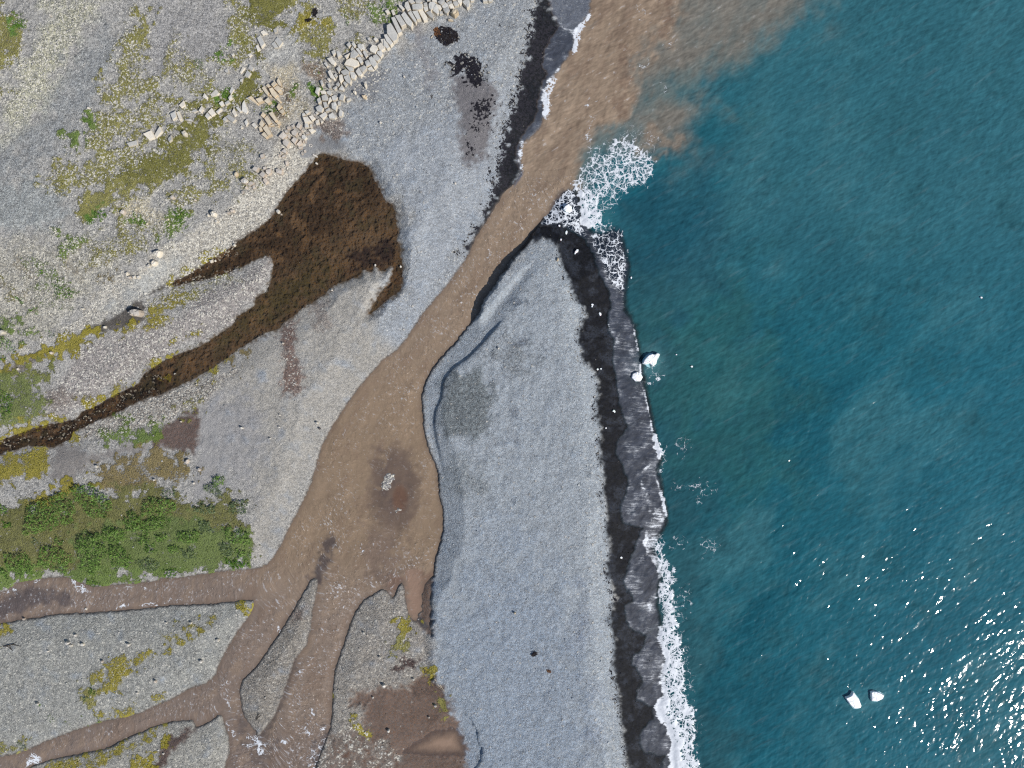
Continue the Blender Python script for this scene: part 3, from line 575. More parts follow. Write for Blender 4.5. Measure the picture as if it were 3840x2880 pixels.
    tr = g.n('BsdfTransparent', {'Color': (0.86, 0.87, 0.9, 1)}).outputs[0]
    al = g.m('MAXIMUM', fo, film)
    mx = g.n('MixShader'); g.put(mx.inputs[0], al); g.put(mx.inputs[1], tr); g.put(mx.inputs[2], surf)
    return g.done(mx.outputs[0])

def mat_clear(name, colr, rip=0.02):
    g = NT(name); p = g.pos()
    nrm = g.bump(g.noise(p, 1.4, 3, 0.5), rip, 1.0)
    fr = g.n('Fresnel', {'IOR': 1.33}); g.put(fr.inputs['Normal'], nrm)
    gl = g.n('BsdfGlossy', {'Roughness': 0.05}); g.put(gl.inputs['Normal'], nrm)
    tr = g.n('BsdfTransparent', {'Color': colr}).outputs[0]
    mx = g.n('MixShader'); g.put(mx.inputs[0], fr.outputs[0]); g.put(mx.inputs[1], tr); g.put(mx.inputs[2], gl.outputs[0])
    return g.done(mx.outputs[0])

def mat_rock(name, top, sidec, var=0.35):
    g = NT(name); p = g.n('NewGeometry').outputs['Position']
    nz = g.n('SeparateXYZ', {}); g.put(nz.inputs[0], g.n('NewGeometry').outputs['True Normal'])
    rnd = g.n('ObjectInfo').outputs['Random']
    n1 = g.noise(p, 2.6, 5, 0.65); n2 = g.noise(p, 9.0, 4, 0.6)
    f = g.ss(g.mad(g.m('SUBTRACT', n1, 0.5), 0.8, nz.outputs[2]), 0.55, 0.95)
    c = g.mix(f, sidec, top)
    c = g.mix(g.m('MULTIPLY', g.ss(rnd, 0.55, 1.0), 0.6), c, sidec)
    c = g.scale(c, g.mad(rnd, var, g.mad(g.m('SUBTRACT', n2, 0.5), 0.7, 1.0 - var * 0.55)))
    c = g.mix(g.m('MULTIPLY', g.ss(n1, 0.58, 0.72), 0.4), c, g.scale(top, 0.62))
    return g.done(g.pbsdf(Base_Color=c, Roughness=0.9, Specular_IOR_Level=0.2, Normal=g.bump(g.mad(n1, 1.0, g.m('MULTIPLY', n2, 0.5)), 0.06, 0.8)))

def mat_island(name, cols, rough=0.85, transl=0.0):
    """colour chosen stone by stone / leaf by leaf"""
    g = NT(name)
    ge = g.n('NewGeometry'); r = ge.outputs['Random Per Island']
    cr = g.n('ValToRGB'); cr.color_ramp.interpolation = 'LINEAR'
    el = cr.color_ramp.elements
    while len(el) < len(cols): el.new(0.5)
    for i, c in enumerate(cols):
        el[i].position = i / (len(cols) - 1); el[i].color = (*[float(q) for q in c], 1)
    g.put(cr.inputs[0], r)
    c = g.scale(cr.outputs[0], g.mad(g.noise(ge.outputs['Position'], 0.8, 3), 0.7, 0.65))
    sh = g.pbsdf(Base_Color=c, Roughness=rough, Specular_IOR_Level=0.2)
    if transl:
        tl = g.n('BsdfTranslucent'); g.put(tl.inputs[0], c)
        mx = g.n('MixShader', {0: transl}); g.put(mx.inputs[1], sh); g.put(mx.inputs[2], tl.outputs[0]); sh = mx.outputs[0]
    return g.done(sh)

def mat_ice(name, c1, c2):
    g = NT(name); p = g.n('NewGeometry').outputs['Position']
    n1 = g.noise(p, 3.0, 5, 0.6)
    c = g.mix(g.ss(n1, 0.42, 0.7), c1, c2)
    return g.done(g.pbsdf(Base_Color=c, Roughness=0.35, Specular_IOR_Level=0.4, Subsurface_Weight=0.15, Normal=g.bump(n1, 0.08, 0.7)))

# ------------------------------------------------------------------ mesh helpers
def mesh_np(name, V, quads, mat, smooth=True):
    me = bpy.data.meshes.new(name)
    me.vertices.add(len(V)); me.vertices.foreach_set('co', np.asarray(V, np.float32).ravel())
    q = np.asarray(quads, np.int32); k = q.shape[1]
    me.loops.add(q.size); me.loops.foreach_set('vertex_index', q.ravel())
    me.polygons.add(len(q)); me.polygons.foreach_set('loop_start', np.arange(0, q.size, k, dtype=np.int32))
    me.polygons.foreach_set('loop_total', np.full(len(q), k, np.int32))
    me.polygons.foreach_set('use_smooth', np.full(len(q), smooth))
    me.update(calc_edges=True)
    me.materials.append(mat)
    o = bpy.data.objects.new(name, me); COL.objects.link(o)
    return o

def fattr(o, name, v):
    a = o.data.attributes.new(name, 'FLOAT', 'POINT'); a.data.foreach_set('value', np.asarray(v, np.float32).ravel())

def cattr(o, name, v):
    v = np.asarray(v, np.float32); v4 = np.ones((len(v), 4), np.float32); v4[:, :3] = v
    a = o.data.attributes.new(name, 'FLOAT_COLOR', 'POINT'); a.data.foreach_set('color', v4.ravel())

def vattr(o, name, v):
    a = o.data.attributes.new(name, 'FLOAT_VECTOR', 'POINT'); a.data.foreach_set('vector', np.asarray(v, np.float32).ravel())

def axis(lo, hi, st, far):
    mid = np.arange(lo, hi + st * 0.5, st)
    out = []; s = st; x = hi
    while x < far: s *= 1.35; x += s; out.append(x)
    lo_out = []; s = st; x = lo
    while x > -far: s *= 1.35; x -= s; lo_out.append(x)
    return np.concatenate([np.array(lo_out[::-1]), mid, np.array(out)])

def to_px(X, Y, zf):
    """grid position of a world point on the height field zf"""
    h = np.zeros_like(X)
    for _ in range(3):
        s = PX * (HC - h) / HC
        x = 1920 + X / s; y = 1440 - Y / s
        h = samp(zf, x, y)
    return x, y, h

def tag(o, label=None, cat=None, group=None, kind=None):
    if label: o['label'] = label
    if cat: o['category'] = cat
    if group: o['group'] = group
    if kind: o['kind'] = kind
    return o

def sheet(name, X1, Y1, zf, keep, mat):
    X, Y = np.meshgrid(X1, Y1)
    px, py, h = to_px(X, Y, zf)
    nr, nc = X.shape
    V = np.stack([X, Y, h], -1).reshape(-1, 3)
    idx = np.arange(nr * nc).reshape(nr, nc)
    q = np.stack([idx[:-1, :-1], idx[:-1, 1:], idx[1:, 1:], idx[1:, :-1]], -1).reshape(-1, 4)
    if keep is not None:
        k = samp(keep, px, py).ravel() > 0
        q = q[k[q].any(1)]
    used = np.zeros(len(V), bool); used[q.ravel()] = True
    re = np.cumsum(used) - 1
    o = mesh_np(name, V[used], re[q], mat)
    return o, px.ravel()[used], py.ravel()[used]

# ------------------------------------------------------------------ ground
MG = mat_ground()
ground, px, py = sheet('ground', axis(-76, 66, 0.15, 2500), axis(-58, 58, 0.15, 2500), HGT, None, MG)
tag(ground, kind='structure')
cattr(ground, 'tint', samp(tint, px, py)); cattr(ground, 'ptint', samp(ptint, px, py))
for nme, a in (('grit', grit), ('pale', pale), ('dark', dark), ('wet', wet), ('plant', plant)):
    fattr(ground, nme, samp(a, px, py))

# ------------------------------------------------------------------ water maps
wt = np.zeros((NR, NC, 3), np.float32)
def wlay(m, col):
    global wt
    wt += (np.asarray(alb(*col), np.float32) - wt) * np.clip(m, 0, 1).astype(np.float32)[..., None]
NS = fbm(41, 420, 5, 0.6, math.radians(-50), 1.8); NSs = fbm(43, 130, 4, 0.6, math.radians(-40), 2.5); NW = fbm(44, 170, 5, 0.62)
wt[:] = alb(29, 90, 103)
wlay(0.62 * sst(-0.3, 1.8, NS + 0.5 * NSs), (62, 112, 120))
wlay(0.6 * sst(0.2, 1.6, -NS + 0.4 * NSs), (22, 80, 94))
wlay(0.5 * sst(2900, 3900, GX + 0.25 * (GY - 1400)), (46, 106, 122))  # paler towards the sun glitter: its broad sheen painted into the tint
wlay(0.6 * (1 - sst(700, 1400, GY)) * sst(2500, 2900, GX), (58, 106, 116))
wlay(0.8 * (1 - sst(30, 330, s_sea + 60 * NW)) * sst(800, 1000, GY), (40, 80, 88))
wlay(0.55 * msk([(2420, 1150), (2800, 1000), (3000, 1500), (2900, 1900), (2600, 1800), (2480, 1600)], 140, 60, NW), (48, 94, 92))
wlay(0.7 * msk([(2330, 640), (2560, 560), (2760, 700), (2700, 1050), (2500, 1150), (2360, 1050)], 120, 60, NW), (34, 78, 92))
# sediment plume
mouth = [(1800, 900), (1700, 600), (1900, -800)]
core = mouth + [(2560, -800), (2570, 0), (2560, 60), (2530, 130), (2450, 180), (2400, 250), (2375, 330), (2385, 380), (2375, 430), (2340, 475), (2290, 510), (2240, 500), (2205, 510),
                (2190, 600), (2160, 690), (2107, 750), (2000, 900)]
mid = mouth + [(3060, -800), (3040, -60), (2985, 40), (2920, 100), (2800, 180), (2660, 230), (2570, 240), (2500, 290), (2440, 330), (2440, 390), (2520, 420), (2590, 400), (2580, 450), (2540, 510), (2460, 545), (2350, 540), (2240, 560), (2190, 620), (2107, 750), (2000, 900)]
wide = mouth + [(3150, -800), (3080, 60), (2960, 140), (2800, 250), (2680, 330), (2620, 480), (2540, 580), (2400, 580), (2200, 640), (2107, 750), (2000, 900)]
mpl_w = sst(-90, 90, sdf(wide, 300) + 36 * NW + 20 * NSs)
SWL = fbm(53, 120, 6, 0.66, math.radians(-62), 1.7)
mpl_m = sst(-80, 110, sdf(mid, 300) + 10 * NW + 16 * SWL + 22)
mpl_c = sst(-34, 46, sdf(core, 300) + 8 * NW + 16 * SWL)
wlay(0.7 * mpl_w * (0.8 + 0.3 * np.clip(SWL, -1, 1)), (92, 112, 111))
wlay(np.clip(mpl_m * (0.9 + 0.08 * SWL), 0, 0.95), (122, 117, 108))
BROWN = (147, 129, 111)
fine = fbm(47, 46, 4, 0.65, math.radians(115), 2.6)
wlay(mpl_c, BROWN)
wlay(mpl_c * 0.6 * sst(0.1, 1.8, fine + 0.6 * SWL), (126, 108, 93))
wlay(mpl_c * 0.5 * sst(0.3, 1.8, -fine), (164, 145, 125))
for q in ([(2335, 180), (2350, 260), (2345, 330), (2325, 400), (2330, 440)], [(2500, 10), (2510, 60), (2490, 120)]):
    wlay(0.6 * line(q, 14, 14, 10), (118, 98, 84))
wlay(0.7 * msk([(2440, 500), (2500, 520), (2560, 510), (2500, 560), (2430, 560), (2380, 520)], 30, 20, N1), (140, 124, 108))
# upstream river colours
wsea = wt.copy()
inriv = (s_riv > -40)
wt[:] = alb(*BROWN)
wlay(sst(1200, 1600, GY), (142, 123, 103))
wlay(0.9 * sst(2000, 2350, GY), (138, 123, 111))
wlay(sst(1150, 800, GX) * sst(2050, 2200, GY), (130, 116, 106))
wlay(0.8 * sst(2650, 2850, GY) * sst(150, 450, GX), (126, 112, 103))
wlay(0.4 * sst(0.3, 1.6, fine), (128, 108, 92))
wlay(0.3 * sst(0.3, 1.6, -fine), (158, 136, 114))
wlay(0.55 * (1 - sst(0, 16, s_riv)), (110, 95, 84))
# shoals
sh1 = 1 - sst(0.2, 1.45, ((GX - 1478) / 95) ** 2 + ((GY - 1830) / 165) ** 2 + 0.3 * N1)
wlay(0.7 * sh1, (96, 82, 76)); wlay(0.6 * sh1 * sst(-1.2, 1.4, N1), (76, 68, 70))
wlay(0.7 * sh1 * (1 - sst(0.2, 0.8, ((GX - 1500) / 40) ** 2 + ((GY - 1870) / 70) ** 2)), (110, 82, 66))
sh2 = line([(1240, 2030), (1215, 2100), (1190, 2170)], 20, 20, 8)
wlay(0.8 * sh2, (72, 66, 68))
wlay(0.55 * msk(T(960, 1440, 900, 1250, 1200, 1250, 1300, 1500, 1250, 1800, 1000, 1659), 60, 30, N1), (112, 97, 90))
wlay(0.75 * msk(T(0, 2160, 0, 180, 300, 130, 520, 130, 600, 190, 480, 230, 200, 330, -300, 420, -300, 200), 26, 16, N1), (82, 76, 78))
wlay(0.7 * line(T(960, 2160, 330, 700, 290, 830, 240, 980, 190, 1120, 130, 1250, 60, 1360), 16, 14, 8), (92, 84, 80))
wlay(0.7 * msk(T(960, 2160, 500, 1500, 620, 1280, 700, 1400, 720, 1800, 450, 1800), 22, 16, N2), (78, 74, 76))
wlay(0.6 * msk(T(0, 2160, 2090, 1230, 2212, 1380, 2400, 1420, 2260, 1659, 2160, 1500, 2060, 1330), 24, 16, N2), (92, 84, 82))
wlay(0.5 * msk(T(960, 2160, 1150, 80, 1200, 0, 1270, 30, 1190, 190), 14, 8), (120, 92, 78))
wlay(msk(T(960, 2160, 1290, -30, 1430, -60, 1430, 320, 1340, 360), 12, 5), (146, 122, 106))
wlay(0.7 * msk(T(960, 2160, 1420, -30, 1520, -30, 1510, 200, 1440, 180), 14, 6), (122, 100, 86))
wriv = wt.copy()

# foam
foam = np.zeros((NR, NC), np.float32)
FV = 1.0 + 0.10 * np.clip(N1, -1.5, 1.5)
def fm(m, v):
    np.maximum(foam, (v * FV * np.clip(m, 0, 1)).astype(np.float32), out=foam)
S7 = lambda *a: T(1920, 720, *a)
S1440 = lambda *a: T(1920, 1440, *a)
S2160 = lambda *a: T(1920, 2160, *a)
net = T(1920, 0, 560, 1659, 520, 1600, 640, 1430, 650, 1330, 860, 1230, 960, 1200, 1060, 1230, 1190, 1330, 1200, 1450, 1160, 1560, 1080, 1610, 940, 1659) + S7(760, 60, 700, 150, 560, 100)
fm(msk(net, 26, 14), 0.64)
fm(msk(T(1920, 0, 640, 1450, 630, 1200, 670, 1000, 720, 980, 680, 1150, 680, 1330), 10, 6), 0.42)
fm(msk(T(1920, 0, 860, 1230, 950, 1100, 1100, 1050, 1160, 1150, 1280, 1240, 1250, 1330, 1060, 1230), 22, 12), 0.34)
fm(line(T(1920, 0, 880, 1230, 960, 1215, 1020, 1240, 1060, 1290, 1140, 1330, 1190, 1400, 1180, 1500, 1130, 1580), 9, 8, 4), 0.95)
fm(line(T(1920, 0, 1050, 1290, 980, 1370, 1060, 1460, 1090, 1580), 7, 7, 5), 0.85)
fm(msk(S7(555, -30, 690, -30, 750, 100, 770, 200, 740, 290, 650, 335, 600, 280, 570, 150), 8, 8), 1.05)
fm(msk(S7(560, -20, 640, 0, 680, 160, 740, 240, 720, 310, 650, 335, 595, 280, 570, 150), 6, 5), 1.35)
fm(msk(S7(700, -20, 960, -20, 900, 110, 800, 180, 740, 260, 860, 240, 930, 300, 900, 360, 700, 340, 740, 280), 16, 10), 0.4)
fm(msk(S7(640, 320, 940, 320, 980, 560, 1005, 650, 980, 780, 960, 880, 840, 830, 770, 740, 730, 600, 660, 430), 12, 8), 0.52)
fm(msk(S7(640, 330, 720, 360, 770, 560, 840, 700, 860, 830, 780, 760, 740, 600, 660, 430), 10, 6), 0.74)
fm(msk(S7(760, 560, 960, 580, 1000, 650, 970, 780, 860, 720), 14, 8), 0.66)
fm(msk(S7(230, 300, 330, 140, 430, -20, 560, -20, 580, 200, 640, 330, 560, 360, 420, 280), 10, 8), 0.78)
fm(line(S7(330, 150, 380, 60, 440, -10), 8, 8, 4), 0.72)
fm(msk(S7(820, 1090, 940, 1080, 1050, 1140, 1090, 1400, 1110, 1500, 1020, 1480, 880, 1460, 900, 1280, 840, 1200), 12, 8), 0.52)
fm(msk(S7(900, 1220, 1000, 1230, 1030, 1330, 960, 1400, 900, 1340), 14, 8), 0.66)
fm(line(S7(835, 1150, 860, 1210, 920, 1225, 900, 1270, 940, 1310), 5, 5, 3), 0.9)
fm(line(S7(960, 880, 970, 1000, 930, 1080), 5, 5, 3), 0.7)
fm(line(S7(1050, 1150, 1055, 1200, 1066, 1250, 1080, 1310, 1090, 1370), 3.5, 4, 4), 1.0)
fm(line(S7(1110, 1460, 1112, 1659) + S1440(1145, 60, 1165, 160, 1195, 300, 1212, 400), 3.5, 3, 1), 1.0)
fm(msk(S7(1120, 1450, 1280, 1420, 1330, 1500, 1250, 1620, 1150, 1620), 18, 12), 0.3)
fm(line(S7(1120, 1640, 1200, 1659, 1280, 1600), 5, 5, 4), 0.8)
fm(msk(S1440(1060, -20, 1140, -20, 1190, 260, 1215, 420, 1140, 420, 960, 200, 990, 120), 12, 8), 0.56)
fm(msk(S1440(1060, 0, 1130, 0, 1150, 80, 1000, 170, 980, 120), 10, 7), 0.7)
fm(msk(S1440(1212, 380, 1250, 440, 1290, 520, 1290, 620, 1270, 650, 1235, 560, 1215, 470), 6, 4), 1.3)
fm(msk(S1440(1270, 560, 1340, 540, 1330, 660, 1270, 760, 1250, 740), 8, 7), 0.55)
fm(line(S1440(1210, 680, 1160, 725, 1125, 770, 1100, 815, 1120, 870, 1150, 930), 2.5, 4, 5), .85)
fm(line(S1440(1105, 780, 1115, 850, 1150, 930), 6, 6, 5), 0.7)
fm(line(S1440(1150, 930, 1172, 970, 1185, 1040, 1195, 1110), 2, 3, 4), .75)
fm(line(S1440(1240, 800, 1262, 870, 1290, 950, 1310, 1010, 1325, 1080, 1335, 1150), 3, 4, 4.5), .95)
fm(msk(S1440(1295, 950, 1320, 1000, 1340, 1150, 1310, 1100, 1290, 1030), 5, 3), 1.2)
fm(msk(S1440(1230, 1060, 1300, 1050, 1320, 1200, 1280, 1300, 1200, 1400, 1160, 1350, 1180, 1230), 9, 7), 0.8)
fm(msk(S1440(1150, 1230, 1280, 1200, 1300, 1330, 1330, 1500, 1400, 1600, 1420, 1700, 1260, 1700, 1250, 1560, 1170, 1470, 1145, 1360), 12, 9), 0.82)
fm(line(S1440(1160, 1290, 1150, 1380, 1180, 1470, 1250, 1560, 1270, 1659), 8, 7, 3), 1.0)
fm(msk(S2160(1280, -40, 1420, -40, 1380, 120, 1400, 200, 1420, 400, 1450, 540, 1470, 700, 1500, 860, 1500, 1000, 1560, 1150, 1575, 1300, 1570, 1450, 1610, 1600, 1640, 1900, 1390, 1900,
               1380, 1600, 1390, 1450, 1340, 1290, 1255, 1150, 1310, 1000, 1285, 860, 1330, 700, 1260, 540, 1280, 420, 1330, 260, 1245, 190), 14, 8), 1.0)
fm(msk(S2160(1300, -40, 1370, -40, 1360, 100, 1290, 120), 8, 6), 1.05)
fm(msk(S2160(1245, 180, 1400, 150, 1400, 240, 1330, 250), 8, 6), 1.1)
for q, wd, v in ((S2160(1335, 260, 1370, 400, 1400, 420), 14, 1.0), (S2160(1285, 480, 1270, 540, 1310, 610, 1350, 690, 1340, 780, 1300, 850, 1300, 930, 1335, 1010), 13, 1.25),
                 (S2160(1310, 1090, 1275, 1150, 1310, 1210, 1370, 1270, 1400, 1370, 1430, 1450, 1400, 1540, 1410, 1659, 1430, 1900), 24, 1.35), (S2160(1380, 1250, 1440, 1400, 1450, 1560, 1500, 1659), 22, 1.15),
                 (S2160(1370, 640, 1400, 750, 1390, 860, 1400, 980), 12, 1.05), (S2160(1540, 1150, 1560, 1300, 1550, 1440), 9, 0.9)):
    fm(line(q, wd, 9, 4), v)
fm(msk(S2160(1400, 60, 1540, 100, 1560, 260, 1480, 400, 1520, 700, 1600, 860, 1560, 1100, 1640, 1300, 1640, 1659, 1500, 1500, 1480, 900, 1440, 500), 26, 16), 0.3)
# floating froth patches further out
for q in (S1440(1380, 830, 1460, 860, 1450, 930, 1380, 900), S1440(1500, 890, 1620, 830, 1720, 830, 1700, 870, 1560, 910), S1440(1580, 960, 1640, 920, 1770, 900, 1750, 930, 1620, 970, 1620, 1060, 1590, 1020),
          S1440(1620, 1320, 1760, 1320, 1790, 1450, 1660, 1490), S1440(1380, 480, 1520, 450, 1560, 560, 1480, 660), S1440(1380, 1300, 1500, 1340, 1480, 1420, 1380, 1400)):
    fm(msk(q, 12, 9), 0.36)
# surf on the plume side
fm(line(T(1920, 0, 660, 140, 610, 200, 570, 260, 550, 320, 545, 390, 530, 440), 9, 6, 3), 1.15)
fm(line(T(1920, 0, 590, 210, 565, 290, 555, 380), 14, 9, 3), 1.15)
fm(line(T(1920, 0, 340, 690, 310, 760, 290, 830, 290, 920, 280, 980), 15, 10, 4), 1.15)
fm(line(T(1920, 0, 450, 530, 400, 590, 345, 680), 5, 5, 3), 0.85)
fm(line(T(1920, 0, 90, 1230, 65, 1330, 70, 1430, 95, 1505), 7, 6, 3), 0.95)
fm(line(T(1920, 0, 330, 80, 380, 180, 450, 250, 530, 280), 8, 7, 4), 0.75)
fm(msk(T(1920, 0, 330, -40, 470, -40, 440, 180, 540, 270, 440, 250, 360, 160), 14, 10), 0.55)
fm(msk(T(1920, 0, 240, 460, 400, 440, 380, 560, 280, 560), 16, 10), 0.5)
fm(msk(T(1920, 0, 420, 20, 640, 20, 560, 200, 440, 200), 16, 10), 0.4)
fm(0.8 * line(T(1920, 0, 630, 920, 690, 880, 740, 880), 5, 4, 3), 0.8)
fm(0.8 * msk(T(1920, 0, 1080, 60, 1130, 40, 1150, 150, 1110, 170), 8, 6), 0.6)
for q in (T(1920, 0, 1090, 560, 1130, 510, 1180, 520, 1140, 600), T(1920, 0, 1300, 400, 1380, 370, 1360, 420), T(1920, 0, 1300, 700, 1340, 740, 1320, 820)):
    fm(msk(q, 10, 8), 0.42)

# swash film: sheet of backwash over the black sand
LOBES = S7(330, 130, 230, 300, 420, 290, 560, 370, 640, 420, 730, 620, 760, 740, 830, 860, 850, 1000, 820, 1090, 835, 1190, 880, 1300, 870, 1420, 900, 1659) + \
        S1440(930, 200, 1000, 380, 900, 520, 890, 600, 950, 700, 1000, 850, 960, 1000, 930, 1080, 950, 1200, 1120, 1250, 1060, 1400, 1020, 1500, 980, 1659) + \
        S2160(960, 60, 1050, 200, 975, 250, 970, 330, 1000, 450, 1150, 520, 1130, 620, 1040, 690, 1035, 760, 1110, 850, 1130, 920, 1070, 1000, 1080, 1080, 1210, 1130, 1210, 1230, 1110, 1350, 1095, 1440,
              1140, 1530, 1310, 1560, 1290, 1659, 1300, 2400)
SWASH = LOBES + [(3200, 4000), (3200, 500), (2130, 640)]
s_sw = sdf(SWASH, 300) + 2.5 * N2
SW_N = T(1920, 0, 330, -300, 330, 0, 340, 90, 400, 220, 280, 420, 250, 560, 300, 640, 240, 760, 210, 960, 150, 1080, 60, 1200, 30, 1330, 60, 1480, 0, 1640) + [(2400, 720), (2400, -300)]
s_sw = np.maximum(s_sw, sdf(SW_N, 300) + 3 * N2)
swm = sst(-3, 6, s_sw) * (1 - sst(-4, 6, s_sea))
sea_side = sst(0, 1, (GX - 2100) / 40) * sst(700, 760, GY)
base_sw = np.where(sea_side > 0.5, 0.54 + 0.06 * N1, 0.38 + 0.05 * N1)
fm(swm * base_sw, 1.0)
fm(swm * np.exp(-(s_sw / 9.0) ** 2) * 0.74 * sst(-1.2, 0.8, N1), 1.0)
# smoother grey lens and dark lines in the lobes
film = np.where(s_sea > 0, sst(0, 22, s_sea), 0) * 1.0
film = np.maximum(film, (0.46 + 0.06 * N1) * swm)
TIPW = S7(655, 340, 720, 350, 940, 300, 985, 540, 1010, 650, 985, 780, 965, 900, 900, 860, 850, 800, 800, 700, 770, 600, 700, 470)
mt_ = sst(-14, 16, sdf(TIPW, 100) + 4 * N2)
TIPN = S7(225, 305, 330, 140, 430, -20, 560, -20, 575, 150, 600, 290, 645, 335, 655, 420, 560, 360, 420, 285)
mt_ = np.maximum(mt_, sst(-8, 10, sdf(TIPN, 100) + 3 * N2))
film = np.maximum(film, 0.85 * mt_)
film = film * sst(-3, 6, np.maximum(s_sw, s_sea))
film = np.where((mpl_c > 0.5) & (s_sea > 0), np.maximum(film, sst(-2, 8, s_sea)), film)
wsea += (np.asarray(alb(88, 95, 110), np.float32) - wsea) * (swm * (1 - sst(0, 20, s_sea)))[..., None].astype(np.float32)
wsea += (np.asarray(alb(34, 44, 58), np.float32) - wsea) * mt_[..., None].astype(np.float32)
ch_sea = np.clip(mpl_c * 0.9 + 0.5 * mpl_m, 0, 1) * 0.8
# glacier-melt tint round the floes near shore
for cx, cy, rr in ((2432, 1338, 60), (2395, 1412, 34), (2448, 1368, 70), (3206, 2628, 50), (3290, 2612, 46)):
    m = np.exp(-(((GX - cx) / rr) ** 2 + ((GY - cy) / rr) ** 2) * 1.6)
    wsea += (np.asarray(alb(96, 140, 146), np.float32) - wsea) * (0.3 * m)[..., None].astype(np.float32)

# ------------------------------------------------------------------ sea
seaz = np.zeros((NR, NC), np.float32)
ridge = np.clip(foam - 0.75, 0, 0.6) * sst(-10, 30, s_sea)
ridge_s = ridge * 0.38 * (1 - mpl_c * 0.6)
seaz += ridge_s.astype(np.float32)
seaz = np.where(s_sea < 4, np.maximum(seaz, HGT + 0.018 + 0.03 * np.clip(foam - 0.5, 0, 1)), seaz).astype(np.float32)
keep = np.maximum(s_sea, np.where(swm > 0.0, s_sw + 4, -50)).astype(np.float32)
keep = np.where((s_riv > 4) & (GY > 745), -50, keep)
MSEA = mat_water('sea_water', True)
sea, px, py = sheet('sea', axis(-4, 74, 0.16, 2500), axis(-56, 56, 0.16, 2500), seaz, keep, MSEA)
tag(sea, kind='structure')
cattr(sea, 'tint', samp(wsea, px, py)); fattr(sea, 'foam', samp(foam, px, py)); fattr(sea, 'film', samp(film.astype(np.float32), px, py)); fattr(sea, 'chop', samp(ch_sea.astype(np.float32), px, py))

# ------------------------------------------------------------------ river
chop = 0.52 + 0.14 * N3
chop = chop + 0.25 * sst(2050, 2400, GY) + 0.2 * (1 - sst(1000, 1300, GY))
chop = chop * (0.45 + 0.55 * sst(0, 40, s_riv)) * (1 - 0.5 * sh1)
chop = chop * (1 - 0.8 * msk(T(960, 2160, 1290, -30, 1430, -60, 1430, 320, 1340, 360), 30, 5)) * (1 - 0.55 * msk(T(960, 1440, 1250, 500, 1450, 0, 1560, 700, 1620, 1100, 1500, 1500, 1300, 1150), 60, 20))
chop = np.clip(chop + 0.35 * msk(T(960, 2160, 0, 1400, 200, 1150, 350, 1200, 600, 1300, 500, 1700, -200, 1700), 40, 20), 0, 1).astype(np.float32)
rfoam = np.zeros((NR, NC), np.float32)
foam_keep = foam; foam = rfoam
fm(line(T(0, 2160, 620, 20, 660, 90, 760, 140), 9, 8, 5), 0.8); fm(line(T(0, 2160, 60, 140, 120, 110), 8, 7, 5), 0.75); fm(line(T(0, 2160, 310, 40, 420, 30), 5, 5, 4), 0.6)
fm(line(T(0, 2160, 1960, 1040, 1990, 1150, 1960, 1260, 2020, 1380), 7, 7, 6), 0.55); fm(line(T(0, 2160, 230, 1640, 280, 1560, 310, 1590), 13, 9, 6), 0.78)
fm(msk(T(0, 2160, 2110, 1380, 2260, 1350, 2260, 1500, 2140, 1480), 10, 8), 0.6); fm(msk(T(960, 2160, 0, 1440, 90, 1470, 60, 1540, 0, 1520), 8, 8), 0.78)
fm(msk(T(960, 2160, 450, 1520, 560, 1450, 620, 1380, 640, 1600, 520, 1760, 440, 1640), 16, 12), 0.5)
fm(line(T(960, 2160, 200, 430, 190, 470, 220, 490), 4, 4, 3), 0.7); fm(line(T(960, 2160, 380, 820, 420, 825), 4, 4, 3), 0.7)
for q in ((480, 1150, 500, 1210), (420, 1310, 440, 1370), (560, 1320, 590, 1320), (545, 1470, 580, 1475), (190, 1250, 220, 1230), (230, 1430, 260, 1440)):
    fm(line(T(960, 2160, *q), 5, 4, 3), 0.8)
fm(line(T(960, 1440, 900, 1410, 930, 1460), 5, 4, 3), 0.75)
fm(line(T(0, 2160, 1000, 280, 1060, 260, 1340, 240, 1480, 200, 1600, 215), 5, 5, 4), 0.52)
fm(line(T(0, 2160, 980, 100, 1240, 90, 1260, 140), 6, 6, 4), 0.4)
rfoam = foam; foam = foam_keep
MAINL = [(2350, 100), (2150, 430), (1980, 720), (1800, 1000), (1650, 1200), (1480, 1420), (1380, 1650), (1330, 1900), (1250, 2150), (1190, 2400), (1140, 2650), (1080, 2980)]
def arc(pts): return float(np.sum(np.hypot(*np.diff(np.array(pts, float), axis=0).T)))
J1 = arc(MAINL[:9]) - 60
lines = [(MAINL, 0.0), ([(1230, 2060), (1050, 2150), (900, 2195), (600, 2230), (300, 2245), (0, 2270), (-500, 2290)], J1), ([(1230, 2060), (1080, 2200), (950, 2380), (870, 2560), (800, 2620), (600, 2690), (300, 2790), (0, 2870), (-400, 2960)], J1),
         ([(870, 2560), (910, 2740), (990, 2980)], J1 + 610)]
ws = 1e-9; fs = 0; ft = 0
for pts, off in lines:
    d, s_, sd_ = seg_dist(pts)
    w_ = np.exp(-d / 38.0) + 1e-12; ws = ws + w_; fs = fs + w_ * (s_ + off); ft = ft + w_ * sd_
fs = (fs / ws).astype(np.float32); ft = (ft / ws).astype(np.float32)
MRIV = mat_water('river_water', False)
rz = (LR + 0.0 * GX).astype(np.float32)
kr = np.where(GY < 560, -50, s_riv + 7).astype(np.float32)
kr = np.where(GX - 0.0 > np.interp(GY, [500, 640, 760, 830], [2010, 2150, 2120, 4000]), -50, kr).astype(np.float32)
wr = wriv + (wsea - wriv) * (1 - sst(700, 830, GY + 14 * N1))[..., None].astype(np.float32)
river, px, py = sheet('river', axis(-76, 10, 0.16, 2500), axis(-58, 34, 0.16, 2500), rz, kr, MRIV)
tag(river, kind='structure')
